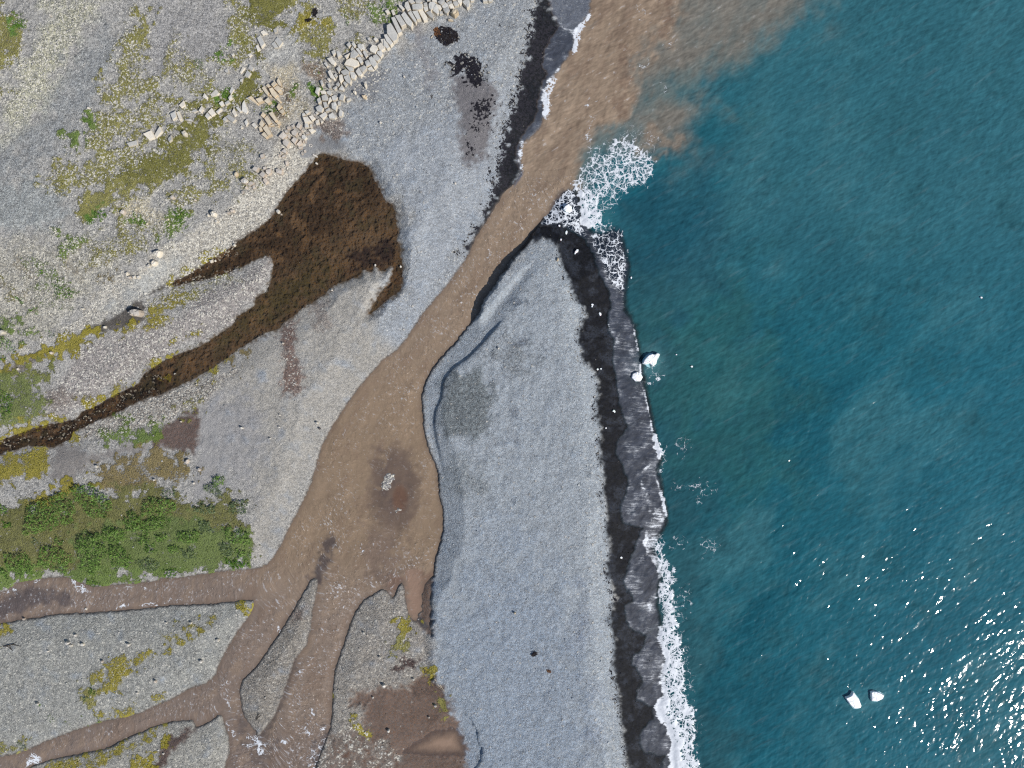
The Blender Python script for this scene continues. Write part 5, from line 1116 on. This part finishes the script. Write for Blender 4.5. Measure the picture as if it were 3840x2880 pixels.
floe(T(1920, 720, 443, 150, 460, 122, 490, 108, 517, 130, 517, 160, 495, 180, 465, 172), 0.9, 'lumpy white ice chunk stranded in foam beside the river mouth')
floe(T(1920, 720, 538, 535, 546, 512, 560, 495, 574, 497, 573, 517, 553, 527, 548, 538), 0.6, 'bent white ice piece on black sand below the river mouth', n=12)
floe(T(1920, 720, 749, 1045, 758, 1038, 770, 1046, 773, 1062, 763, 1072, 754, 1062), 0.4, 'oval ice piece alone on the widest black sand', n=10)
floe(T(1920, 1440, 866, 236, 878, 222, 888, 226, 895, 240, 886, 251, 878, 240), 0.4, 'fan-shaped ice piece on black sand by scattered cobbles', n=10)
for (ox, oy, cx, cy, rx, ry, lab, b) in ((1920, 720, 470, 350, 8, 14, 'slim ice splinter on black sand near the bent piece', None), (1920, 720, 409, 292, 8, 7, 'tiny ice lump just below the foam at the bar tip', None), (1920, 720, 423, 412, 6, 9, 'tiny ice lump at the dry edge of the bar tip', None),
        (1920, 720, 695, 974, 9, 8, 'small ice lump, upper of a pair on black sand', None), (1920, 720, 692, 990, 6, 5, 'small ice lump, lower of a pair on black sand', None), (1920, 720, 740, 1532, 7, 8, 'ice crumb at the dry edge of the black sand', None),
        (1920, 720, 768, 1528, 7, 6, 'ice crumb on black sand beside the dry edge', None), (1920, 720, 1553, 1508, 9, 7, 'small ice lump floating out from the surf', 0.0), (1920, 720, 1420, 1405, 6, 4, 'speck of ice floating beyond the winged chunk', 0.0),
        (1920, 1440, 945, 1500, 8, 8, 'ice crumb on black sand between two swash lobes', None), (1920, 1440, 812, 380, 6, 6, 'ice crumb above three pinkish cobbles on black sand', None), (2880, 720, 1843, 912, 9, 6, 'lonely ice lump drifting far out at sea', 0.0), (1920, 720, 1030, 740, 6, 9, 'speck of ice in the dark shallows', 0.0)):
    floe(oval(ox + cx * .434, oy + cy * .434, rx * .434 * 1.2, ry * .434 * 1.2, 0.2, 8), 0.3, lab, b, n=8)

# ---- driftwood, wrack, ring
MWOOD = mat_rock('bleached_driftwood', alb(196, 186, 170), alb(170, 156, 136), 0.2)
MBARK = mat_rock('dark_driftwood', alb(92, 84, 76), alb(60, 54, 50), 0.2)
MWRACK = mat_island('dark_seaweed', [alb(30, 28, 34), alb(52, 44, 40), alb(24, 26, 40)], 0.6)
MRUST = mat_island('rust_seaweed', [alb(120, 76, 40), alb(96, 70, 52), alb(140, 98, 60)], 0.7)
def limb(V, F, p0, p1, r0, r1, k=6):
    p0 = Vector(p0); p1 = Vector(p1); d = (p1 - p0).normalized(); u = d.orthogonal().normalized(); v = d.cross(u); b = len(V)
    for P, r in ((p0, r0), (p0.lerp(p1, .5) + u * r0 * .5, (r0 + r1) / 2), (p1, r1)):
        for i in range(k):
            a = 2 * math.pi * i / k; V.append(tuple(P + u * math.cos(a) * r + v * math.sin(a) * r))
    for q in range(2):
        for i in range(k): F.append((b + q * k + i, b + q * k + (i + 1) % k, b + (q + 1) * k + (i + 1) % k, b + (q + 1) * k + i))
    F.append(tuple(b + i for i in range(k))[::-1]); F.append(tuple(b + 2 * k + i for i in range(k)))
from mathutils import Vector
def driftwood(ox, oy, s, segs, label, mat, name='driftwood', cat='driftwood'):
    V = []; F = []
    cx, cy = ox + segs[0][0] / s, oy + segs[0][1] / s; C = on_ground(cx, cy)
    for x0, y0, x1, y1, r0, r1 in segs:
        a = on_ground(ox + x0 / s, oy + y0 / s, r0 * .7); b = on_ground(ox + x1 / s, oy + y1 / s, r1 + random.uniform(0, .12))
        limb(V, F, [a[i] - C[i] for i in range(3)], [b[i] - C[i] for i in range(3)], r0, r1)
    me = bpy.data.meshes.new(name); me.from_pydata(V, [], F); me.materials.append(mat); o = bpy.data.objects.new(name, me); o.location = C; COL.objects.link(o)
    return tag(o, label, cat)
driftwood(1440, 0, 5.53, [(970, 785, 1015, 735, .11, .08), (1010, 742, 1030, 742, .06, .03)], 'bleached driftwood log lying by the speckled seaweed patch', MWOOD)
driftwood(0, 2160, 2.304, [(30, 610, 120, 590, .07, .04), (80, 600, 110, 650, .05, .03), (110, 592, 180, 610, .05, .02), (90, 600, 140, 575, .04, .02), (60, 605, 100, 640, .04, .02)], 'tangle of dark branches on the western gravel bar', MBARK, 'branch_tangle')
driftwood(960, 2160, 2.304, [(1540, 870, 1575, 950, .05, .03), (1575, 940, 1600, 970, .04, .02), (1545, 890, 1560, 915, .05, .03), (1590, 940, 1630, 1000, .06, .03), (1570, 960, 1620, 990, .04, .02)], 'bleached branches at the corner where mud meets beach', MWOOD, 'branch_tangle')
driftwood(960, 0, 2.304, [(1505, 820, 1530, 845, .05, .03), (1520, 830, 1535, 820, .04, .02), (1518, 832, 1515, 855, .04, .02)], 'forked dark twig lying on the middle of grey beach', MBARK, 'driftwood')
driftwood(960, 2160, 2.304, [(0, 1250, 20, 1190, .05, .03), (5, 1215, 35, 1190, .04, .02), (10, 1235, 45, 1200, .04, .02)], 'dark snagged branches at the river edge of the teardrop bar', MBARK, 'branch_tangle')
driftwood(960, 2160, 2.304, [(1450, 800, 1470, 850, .06, .03), (1460, 810, 1480, 840, .04, .02)], 'short dark stick in the mossy nick above the mud flat', MBARK, 'driftwood')

def wrack(poly, n, label, mat, sz=(0.12, 0.3), name='seaweed_clump', h=0.12):
    r = np.random.default_rng(n); p = np.array(poly); lo, hi = p.min(0), p.max(0); c = p.mean(0); C = on_ground(*c)
    V = []; F = []
    s = sdf(poly, 20)
    while len(F) < n:
        x, y = r.uniform(lo, hi)
        if samp(s, np.array([x]), np.array([y]))[0] + r.normal(0, 2) < 0: continue
        P = on_ground(x, y, r.uniform(0.02, h)); a = r.uniform(0, 6.28); L = r.uniform(*sz); w_ = L * .35; b = len(V)
        d = (math.cos(a), math.sin(a)); t = r.uniform(-.25, .4)
        for u, v in ((-.5, -.5), (.5, -.3), (.5, .3), (-.5, .5)):
            V.append((P[0] - C[0] + d[0] * u * L - d[1] * v * w_, P[1] - C[1] + d[1] * u * L + d[0] * v * w_, P[2] - C[2] + u * t * L))
        F.append((b, b + 1, b + 2, b + 3))
    me = bpy.data.meshes.new(name); me.from_pydata(V, [], F); me.materials.append(mat); o = bpy.data.objects.new(name, me); o.location = C; COL.objects.link(o)
    return tag(o, label, 'seaweed')
wrack(T(960, 0, 1545, 280, 1600, 225, 1680, 240, 1750, 290, 1740, 350, 1640, 400, 1560, 340), 900, 'scattered black seaweed patch nearest the stone ledge', MWRACK)
wrack(T(960, 0, 1530, 250, 1570, 235, 1600, 300, 1560, 320), 150, 'rust-coloured seaweed tangle beside the scattered black patch', MRUST)
wrack(T(1920, 2160, 170, 690, 190, 665, 215, 655, 215, 672, 185, 695), 120, 'compact dark seaweed clump lying alone on the long bar', MWRACK, h=0.25)
wrack(T(1920, 2160, 298, 805, 320, 815, 338, 830, 325, 838, 305, 825), 60, 'small rust-coloured seaweed scrap on the long bar', MRUST, (0.1, 0.2))
wrack(T(960, 0, 480, 100, 500, 70, 530, 75, 535, 110, 510, 145, 485, 140), 160, 'black peat scar like dead clump in yellow moss, larger of two', MWRACK, name='dead_plant_clump')
wrack(T(960, 0, 425, 175, 450, 160, 480, 165, 470, 185, 435, 190), 90, 'black dead clump in yellow moss, smaller of two', MWRACK, name='dead_plant_clump')
for o in COL.objects:
    if o.name.startswith('dead_plant'): o['category'] = 'dead plant'
V = []; F = []
for i in range(16):
    for j in range(6):
        a = 2 * math.pi * i / 16; b = 2 * math.pi * j / 6
        V.append(((0.20 + 0.055 * math.cos(b)) * math.cos(a), (0.20 + 0.055 * math.cos(b)) * math.sin(a), 0.05 + 0.055 * math.sin(b)))
        F.append((i * 6 + j, ((i + 1) % 16) * 6 + j, ((i + 1) % 16) * 6 + (j + 1) % 6, i * 6 + (j + 1) % 6))
me = bpy.data.meshes.new('ring'); me.from_pydata(V, [], F); me.materials.append(MWHITE); o = bpy.data.objects.new('ring', me); o.location = on_ground(960 + 813 / 3.966, 420 + 500 / 3.966); COL.objects.link(o)
tag(o, 'small pale ring lying on grey sand by the boulder bank', 'ring')

# ---- willow scrub
def mat_leaf(name, cols):
    return mat_island(name, [alb(*c) for c in cols], 0.6, 0.2)
MW1 = mat_leaf('willow_leaves', [(58, 86, 38), (98, 132, 56), (118, 154, 68), (134, 162, 92)])
MW2 = mat_leaf('bright_leaves', [(60, 92, 26), (86, 126, 36), (104, 146, 46)])
MW3 = mat_leaf('grey_willow_leaves', [(78, 98, 64), (106, 124, 86), (130, 142, 110)])
MSTEM = mat_rock('willow_stems', alb(104, 90, 74), alb(84, 72, 60), 0.1)

def bush(poly, label, mat, ht=0.9, dens=60, leaf=(0.10, 0.24), group='willow scrub', name='willow_bush', cat='bush'):
    r = np.random.default_rng(int(poly[0][0] * 13 + poly[0][1]))
    p = np.array(poly, float); lo, hi = p.min(0) - 6, p.max(0) + 6; c = p.mean(0)
    s = sdf(poly, 40)
    area = 0.5 * abs(np.sum(p[:, 0] * np.roll(p[:, 1], -1) - np.roll(p[:, 0], -1) * p[:, 1])) * PX * PX
    box = (hi - lo).prod() * PX * PX
    nn = int(box * dens)
    X = r.uniform(lo[0], hi[0], nn); Y = r.uniform(lo[1], hi[1], nn)
    sv = samp(s, X, Y) + 3.5 * samp(N2, X, Y) + r.normal(0, 1.2, nn)
    lump = samp(N4, X, Y); lump2 = samp(N2, X + 57, Y - 31)
    k = (sv > 0) & (lump + 0.7 * lump2 > -1.15 + 0.5 * r.normal(0, 1, nn))
    X, Y, sv, lump = X[k], Y[k], sv[k], lump[k]; n = len(X)
    z0 = samp(HGT, X, Y)
    top = ht * np.clip(sv * PX / 0.9, 0.12, 1) ** 0.6 * np.clip(0.72 + 0.3 * lump, 0.2, 1.35)
    z = z0 + top * r.uniform(0.45, 1.0, n) ** 0.7
    sc = PX * (HC - z) / HC
    PXW = (X - 1920) * sc; PYW = (1440 - Y) * sc
    C = on_ground(*c)
    L = r.uniform(leaf[0], leaf[1], n); wd = L * r.uniform(.45, .75, n); a = r.uniform(0, 2 * math.pi, n); t = r.normal(0, .55, n); t2 = r.normal(0, .5, n)
    ca, sa = np.cos(a), np.sin(a)
    V = np.zeros((n, 4, 3))
    for i, (u, v) in enumerate(((-.5, 0), (0, -.5), (.55, 0), (0, .5))):
        V[:, i, 0] = PXW - C[0] + ca * u * L - sa * v * wd
        V[:, i, 1] = PYW - C[1] + sa * u * L + ca * v * wd
        V[:, i, 2] = z - C[2] + u * L * t + v * wd * t2
    q = np.arange(n * 4).reshape(n, 4)
    o = bpy.data.objects.new(name, None); o.location = C; COL.objects.link(o); o.empty_display_size = 0.3
    tag(o, label, cat, group)
    fo_ = mesh_np('foliage', V.reshape(-1, 3), q, mat, False); fo_.parent = o
    SV = []; SF = []
    for _ in range(max(4, int(area * 0.6))):
        i = r.integers(n) if n else 0
        e = (PXW[i] - C[0], PYW[i] - C[1], z[i] - C[2] - .08)
        b = (e[0] * .75 + r.normal(0, .1), e[1] * .75 + r.normal(0, .1), z0[i] - C[2] - .05)
        limb(SV, SF, b, e, .03, .012, 5)
    me = bpy.data.meshes.new('branches'); me.from_pydata(SV, [], SF); me.materials.append(MSTEM); so_ = bpy.data.objects.new('branches', me); COL.objects.link(so_); so_.parent = o
    return o

for q, lab, m, ht in (((220, 1080, 260, 1040, 400, 1010, 480, 950, 580, 940, 620, 1010, 650, 1090, 640, 1180, 560, 1220, 430, 1270, 330, 1290, 230, 1300, 180, 1280, 200, 1230, 230, 1190, 215, 1120), 'largest willow clump, below the yellow moss rim', MW1, 1.2),
        ((590, 920, 700, 870, 780, 870, 850, 920, 950, 1000, 960, 1080, 900, 1150, 800, 1160, 740, 1120, 690, 1060, 640, 1010), 'dense oval willow clump just uphill of the largest one', MW1, 1.1),
        ((30, 1470, 100, 1450, 200, 1450, 250, 1500, 290, 1560, 270, 1640, 190, 1659, 80, 1640, 30, 1560), 'rounded willow clump near the frame edge above the channel', MW1, 1.0),
        ((350, 1410, 450, 1405, 560, 1440, 620, 1480, 610, 1570, 560, 1620, 450, 1630, 400, 1590, 310, 1570, 340, 1480), 'round willow clump west of the bare earth path', MW1, 1.0),
        ((660, 1330, 760, 1290, 850, 1280, 870, 1350, 900, 1400, 940, 1440, 880, 1520, 870, 1600, 800, 1650, 720, 1590, 670, 1500, 640, 1400), 'tall upright willow clump east of the bare earth path', MW1, 1.2),
        ((950, 1400, 1040, 1380, 1100, 1450, 1150, 1530, 1100, 1590, 1020, 1620, 960, 1590, 950, 1490), 'dark willow clump beside the grey bare patch', MW1, 1.0),
        ((860, 1250, 960, 1240, 1060, 1250, 1100, 1330, 1000, 1390, 900, 1360), 'willow clump joining the tall one along its upper side', MW1, .9),
        ((1200, 1080, 1290, 990, 1400, 990, 1500, 1010, 1530, 1080, 1470, 1130, 1350, 1130, 1240, 1140), 'dark green willow clump at the top of the eastern scrub', MW1, 1.0),
        ((1080, 1100, 1170, 1090, 1200, 1150, 1240, 1220, 1180, 1290, 1090, 1260, 1050, 1190), 'willow clump east of the sandy brown hollow', MW1, .8),
        ((1200, 1180, 1330, 1150, 1480, 1160, 1500, 1210, 1380, 1240, 1300, 1290, 1210, 1280), 'wide low willow mat below the dark green clump', MW1, .7),
        ((1180, 1310, 1270, 1290, 1290, 1350, 1220, 1390), 'small dark willow in the centre of the scrub', MW1, .7), ((1330, 1310, 1430, 1290, 1450, 1350, 1370, 1370), 'small willow near the brown bare spot', MW1, .7),
        ((1520, 1290, 1620, 1260, 1720, 1290, 1700, 1360, 1600, 1390, 1510, 1350), 'medium willow east of the brown bare spot', MW1, .8), ((1450, 1410, 1530, 1400, 1550, 1450, 1480, 1470), 'small round willow below the medium one', MW1, .7),
        ((1840, 830, 1890, 790, 1940, 830, 1930, 890, 1860, 910), 'solitary dark bush highest in the eastern scrub', MW1, 1.0), ((1760, 880, 1840, 860, 1920, 920, 1930, 980, 1840, 970, 1770, 930), 'grey-green bush below the solitary dark one', MW3, .8),
        ((1650, 1060, 1760, 1020, 1850, 1050, 1860, 1110, 1760, 1130, 1660, 1100), 'grey-green willow mat at the foot of the sand strip', MW3, .6), ((1980, 1030, 2080, 1000, 2150, 1040, 2140, 1110, 2040, 1130, 1970, 1090), 'grey-green willow at the gravel edge of the scrub', MW3, .8),
        ((1910, 1230, 2040, 1230, 2160, 1290, 2150, 1390, 2060, 1380, 1950, 1330), 'broad willow clump along the eastern gravel edge', MW1, .8), ((2030, 1440, 2120, 1420, 2170, 1480, 2120, 1540, 2040, 1500), 'dark willow in the south-east corner of the scrub', MW1, .8),
        ((1870, 1370, 1980, 1370, 2030, 1440, 1980, 1500, 1900, 1460), 'light green willow inland of the south-east corner', MW3, .7), ((1940, 1510, 2040, 1520, 2150, 1550, 2130, 1590, 1980, 1590), 'low willow strip just above the channel cobbles', MW2, .6),
        ((470, 1330, 520, 1320, 560, 1360, 530, 1400, 480, 1380), 'little willow beside the bare earth path', MW1, .6), ((260, 1350, 330, 1330, 340, 1390, 280, 1410), 'little pale willow in the mossy hollow', MW3, .5),
        ((10, 1190, 90, 1190, 110, 1240, 50, 1255), 'small bright bush near the frame edge west of the largest clump', MW2, .7), ((-40, 1590, 60, 1600, 70, 1670, -40, 1680), 'bush cut by the frame edge above the channel', MW1, .9),
        ((1400, 920, 1500, 900, 1520, 960, 1420, 990), 'greyish willow at the top edge of the scrub', MW3, .6), ((1180, 1540, 1300, 1500, 1400, 1560, 1330, 1620, 1200, 1600), 'pale willow mat near the lower edge of the scrub', MW3, .6),
        ((1400, 1600, 1520, 1590, 1530, 1670, 1420, 1680), 'bright green willow at the channel bank', MW2, .6), ((1700, 1180, 1800, 1170, 1830, 1260, 1740, 1290), 'silvery willow with white flowers amid the eastern scrub', MW3, .6),
        ((1230, 1400, 1330, 1380, 1350, 1440, 1260, 1460), 'low willow beside the pale bare spot', MW1, .5), ((1560, 1430, 1680, 1400, 1700, 1500, 1600, 1520), 'low pale willow mat in the eastern scrub', MW3, .5), ((-60, 1010, 60, 1060, 70, 1130, -60, 1140), 'bush cut by the frame edge beside brown ground', MW1, .7)):
    bush(T(0, 1440, *q), lab, m, ht * 1.35, 75)
for ox, oy, q, lab, m, ht in ((0, 1440, (10, 60, 90, 70, 110, 150, 100, 280, 30, 310, -20, 200), 'tall narrow bush on the green bank above the dark stream', MW2, .8), (0, 720, (-40, 1260, 60, 1240, 120, 1300, 130, 1380, 40, 1370, -40, 1330), 'green bush at the frame edge below the grey-white boulder', MW1, .8),
        (0, 720, (-30, 1390, 40, 1400, 40, 1450, -30, 1460), 'bright green bush at the frame edge above yellow moss', MW2, .6), (0, 720, (100, 905, 150, 890, 210, 915, 215, 950, 170, 965), 'isolated green bush low on the gullied slope', MW2, .5),
        (0, 720, (430, 790, 500, 780, 560, 850, 640, 850, 650, 920, 560, 930, 500, 880), 'ragged green patch of low bush on the gullied slope', MW2, .4), (0, 720, (300, 690, 370, 705, 370, 728, 330, 722), 'small flat bush high on the gullied slope', MW2, .3),
        (0, 720, (245, 1010, 320, 1000, 350, 1060, 290, 1065), 'olive low bush near the foot of the gullied slope', MW2, .4), (0, 720, (380, 1190, 440, 1180, 470, 1230, 430, 1250), 'dull green low bush on pale gravel at the slope foot', MW3, .5),
        (0, 2160, (760, 970, 800, 955, 825, 990, 810, 1030, 770, 1030), 'vivid green tuft at the lower end of the moss streak', MW2, .6), (0, 2160, (710, 1030, 770, 1040, 780, 1085, 720, 1085), 'grey-green tuft touching the vivid one on the bar', MW3, .5),
        (0, 2160, (410, 1210, 460, 1215, 460, 1255, 420, 1255), 'lone green tuft on the lower western bar', MW3, .4), (0, 2160, (150, 1440, 220, 1430, 225, 1490, 160, 1520), 'grey-green bush at the bank of the lower channel', MW3, .6),
        (0, 2160, (700, 50, 760, 20, 840, 50, 880, 95, 800, 98), 'bright grassy bush overhanging the western channel', MW2, .5), (0, 2160, (330, 1100, 360, 1110, 355, 1135, 325, 1130), 'small tuft behind a pale stone on the bar', MW2, .3),
        (0, 0, (1890, 440, 1960, 430, 1975, 480, 1910, 500), 'vivid green cushion beside grey scree high on the slope', MW2, .5), (0, 0, (1900, 760, 1990, 740, 1970, 840, 1900, 830), 'green cushion among white bedrock slabs', MW2, .5),
        (0, 0, (710, 1020, 780, 1020, 790, 1075, 740, 1075), 'small green cushion alone on the scree', MW2, .4), (0, 0, (590, 1180, 630, 1180, 640, 1220, 600, 1215), 'small grey-green cushion beside a yellow one on scree', MW3, .4),
        (0, 720, (750, 270, 830, 160, 910, 130, 920, 180, 850, 240, 800, 280), 'vivid green patch at the lower end of the mossy slope', MW2, .4), (960, 0, (480, 730, 540, 720, 560, 770, 500, 800), 'vivid green cushion at the foot of the stone ledge', MW2, .6),
        (960, 0, (310, 720, 360, 730, 350, 780, 315, 770), 'green cushion on the pale rubble slope', MW2, .4), (960, 0, (760, 160, 800, 170, 800, 220, 770, 230), 'dark green cushion in gravelly moss behind the ledge', MW2, .5), (0, 0, (110, 180, 190, 150, 200, 240, 150, 260, 110, 240), 'bright green cushion at the frame edge on the upper slope', MW2, .4),
        (960, 0, (1080, 20, 1140, 10, 1160, 80, 1100, 90), 'green cushion behind the upper end of the ledge', MW2, .5), (0, 720, (1130, 232, 1200, 226, 1260, 256, 1220, 284, 1150, 272), 'thin green streak of plants on the cream slope', MW2, .3), (0, 720, (1480, 150, 1560, 130, 1640, 190, 1590, 300, 1500, 330, 1520, 230), 'green bushy patch above the pale cobble shore', MW2, .5),
        (0, 0, (1680, 500, 1750, 510, 1770, 590, 1700, 600), 'grey-green faded patch on upper gravel', MW3, .2), (960, 0, (60, 910, 180, 880, 170, 920, 90, 928), 'low green plants between two tan outcrops', MW2, .3)):
    bush(T(ox, oy, *q), lab, m, ht, 55, (0.08, 0.2), 'low bushes and cushions', 'bush' if ht >= .5 else 'plant_cushion', 'bush' if ht >= .5 else 'plant')

# ---- cobbles nobody could count
def cobbles():
    land_ok = (s_riv < -3) & (s_sea < -40) & (s_pool < 0)
    D = np.where(land_ok, 0.35 + 7.0 * np.clip(pale - 0.15, 0, 0.4), 0)
    D = np.where(s_lag > -2, np.where(pale > 0.2, 4.5, 0.03), D) * (1 - 0.85 * np.clip(wet * 1.8, 0, 1) * (s_lag < -4)) * (1 - 0.55 * np.clip(plant, 0, 1)) * (0.35 + grit * 0.65)
    inf = (GX > -60) & (GX < 3900) & (GY > -60) & (GY < 2940)
    lam = np.where(inf, D, 0) * (ST * PX) ** 2
    cnt = rng.poisson(lam); j, i = np.nonzero(cnt)
    rep = cnt[j, i]; j = np.repeat(j, rep); i = np.repeat(i, rep); n = len(j)
    x = RX[i] + rng.uniform(0, ST, n); y = RY[j] + rng.uniform(0, ST, n)
    z = samp(HGT, x, y); s = PX * (HC - z) / HC
    pl = pale[j, i]
    R = np.clip(np.exp(rng.normal(-2.62, 0.36, n)) * (0.72 + 1.0 * pl), 0.04, 0.24)
    t = (1 + 5 ** .5) / 2
    B = np.array([(-1, t, 0), (1, t, 0), (-1, -t, 0), (1, -t, 0), (0, -1, t), (0, 1, t), (0, -1, -t), (0, 1, -t), (t, 0, -1), (t, 0, 1), (-t, 0, -1), (-t, 0, 1)]) / 1.9
    Fc = np.array([(0, 11, 5), (0, 5, 1), (0, 1, 7), (0, 7, 10), (0, 10, 11), (1, 5, 9), (5, 11, 4), (11, 10, 2), (10, 7, 6), (7, 1, 8), (3, 9, 4), (3, 4, 2), (3, 2, 6), (3, 6, 8), (3, 8, 9), (4, 9, 5), (2, 4, 11), (6, 2, 10), (8, 6, 7), (9, 8, 1)])
    a = rng.uniform(0, 6.28, n); ca, sa = np.cos(a)[:, None], np.sin(a)[:, None]
    U = B[None] * rng.uniform(.72, 1.2, (n, 12, 1)) * np.stack([np.ones(n), rng.uniform(.6, .95, n), rng.uniform(.5, .8, n)], -1)[:, None, :] * R[:, None, None]
    V = np.stack([U[..., 0] * ca - U[..., 1] * sa + ((x - 1920) * s)[:, None], U[..., 0] * sa + U[..., 1] * ca + ((1440 - y) * s)[:, None], U[..., 2] + (z + R * .25)[:, None]], -1)
    F = (Fc[None] + (np.arange(n) * 12)[:, None, None]).reshape(-1, 3)
    m = NT('cobble_stone'); ge = m.n('NewGeometry'); r = ge.outputs['Random Per Island']
    c = m.scale(m.attr('tint', 'Color'), m.mad(r, 0.9, 0.65))
    c = m.mix(m.m('MULTIPLY', m.ss(r, 0.8, 0.95), 0.6), c, alb(196, 192, 184))
    mt = m.done(m.pbsdf(Base_Color=c, Roughness=0.9, Specular_IOR_Level=0.2))
    o = mesh_np('cobbles', V.reshape(-1, 3), F, mt, True); tag(o, kind='stuff')
    tc = np.where((s_lag[j, i] > -2)[:, None], alb(176, 168, 158)[None], samp(tint, x, y))
    cattr(o, 'tint', np.repeat(tc, 12, 0))
    return n
NCOB = cobbles()

def grass():
    D = np.where((plant > 0.3) & (s_riv < -2) & (s_lag < 3), np.clip(plant - 0.25, 0, 1) ** 1.3 * 26, 0)
    D = D * sst(-0.8, 0.7, N4 + 0.8 * N2)
    inf = (GX > -60) & (GX < 3900) & (GY > -60) & (GY < 2940)
    cnt = rng.poisson(np.where(inf, D, 0) * (ST * PX) ** 2); j, i = np.nonzero(cnt); rep = cnt[j, i]; j = np.repeat(j, rep); i = np.repeat(i, rep); n = len(j)
    x = RX[i] + rng.uniform(0, ST, n); y = RY[j] + rng.uniform(0, ST, n)
    z = samp(HGT, x, y) + rng.uniform(0.03, 0.12, n); s = PX * (HC - z) / HC
    X = (x - 1920) * s; Y = (1440 - y) * s; L = rng.uniform(.08, .22, n); wd = L * .5; a = rng.uniform(0, 6.28, n); ca, sa = np.cos(a), np.sin(a); t = rng.normal(0, .5, n); t2 = rng.normal(0, .4, n)
    V = np.zeros((n, 4, 3))
    for k, (u, v) in enumerate(((-.5, 0), (0, -.5), (.5, 0), (0, .5))):
        V[:, k, 0] = X + ca * u * L - sa * v * wd; V[:, k, 1] = Y + sa * u * L + ca * v * wd; V[:, k, 2] = z + u * L * t + v * wd * t2
    m = NT('moss_and_grass'); r = m.n('NewGeometry').outputs['Random Per Island']
    c = m.scale(m.attr('ptint', 'Color'), m.mad(r, 1.15, 0.42))
    mt = m.done(m.pbsdf(Base_Color=c, Roughness=0.8, Specular_IOR_Level=0.15))
    o = mesh_np('grass', V.reshape(-1, 3), np.arange(n * 4).reshape(n, 4), mt, False); tag(o, kind='stuff')
    cattr(o, 'ptint', np.repeat(samp(ptint, x, y), 4, 0))
    return n
NGR = grass()
print('cobbles', NCOB, 'grass', NGR)
for o in COL.objects:
    if '_a' in o: del o['_a']


# ------------------------------------------------------------------ light, sky, camera
AZ = math.radians(-33); EL = math.radians(42)
sd = bpy.data.lights.new('sun', 'SUN'); sd.energy = 4.4; sd.angle = math.radians(0.53); sd.color = (1.0, 0.95, 0.88)
so = bpy.data.objects.new('sun', sd); COL.objects.link(so)
dx, dy, dz = math.cos(AZ) * math.cos(EL), math.sin(AZ) * math.cos(EL), math.sin(EL)
from mathutils import Vector
so.rotation_euler = Vector((-dx, -dy, -dz)).to_track_quat('-Z', 'Y').to_euler()
so.location = (0, 0, 60)
w = bpy.data.worlds.new('World'); SC.world = w; w.use_nodes = True
nt = w.node_tree; bg = nt.nodes['Background']
sky = nt.nodes.new('ShaderNodeTexSky'); sky.sky_type = 'NISHITA'; sky.sun_disc = False; sky.sun_elevation = EL
sky.sun_rotation = math.atan2(dx, dy); sky.altitude = 100; sky.dust_density = 0.6
nt.links.new(sky.outputs[0], bg.inputs[0]); bg.inputs[1].default_value = 0.095

cd = bpy.data.cameras.new('drone_camera'); co = bpy.data.objects.new('drone_camera', cd); COL.objects.link(co)
cd.sensor_fit = 'HORIZONTAL'; cd.angle = 2 * math.atan(1920 * PX / HC); cd.clip_end = 6000; cd.clip_start = 1
co.location = (0, 0, HC); co.rotation_euler = (0, 0, 0)
SC.camera = co
SC.view_settings.view_transform = 'Standard'; SC.view_settings.look = 'None'; SC.view_settings.exposure = 0; SC.view_settings.gamma = 1
SC.view_settings.use_curve_mapping = False
SC.cycles.use_denoising = False
SC.cycles.max_bounces = 6; SC.cycles.transparent_max_bounces = 6; SC.cycles.sample_clamp_indirect = 3
SC.cycles.pixel_filter_type = 'BLACKMAN_HARRIS'; SC.cycles.filter_width = 1.25
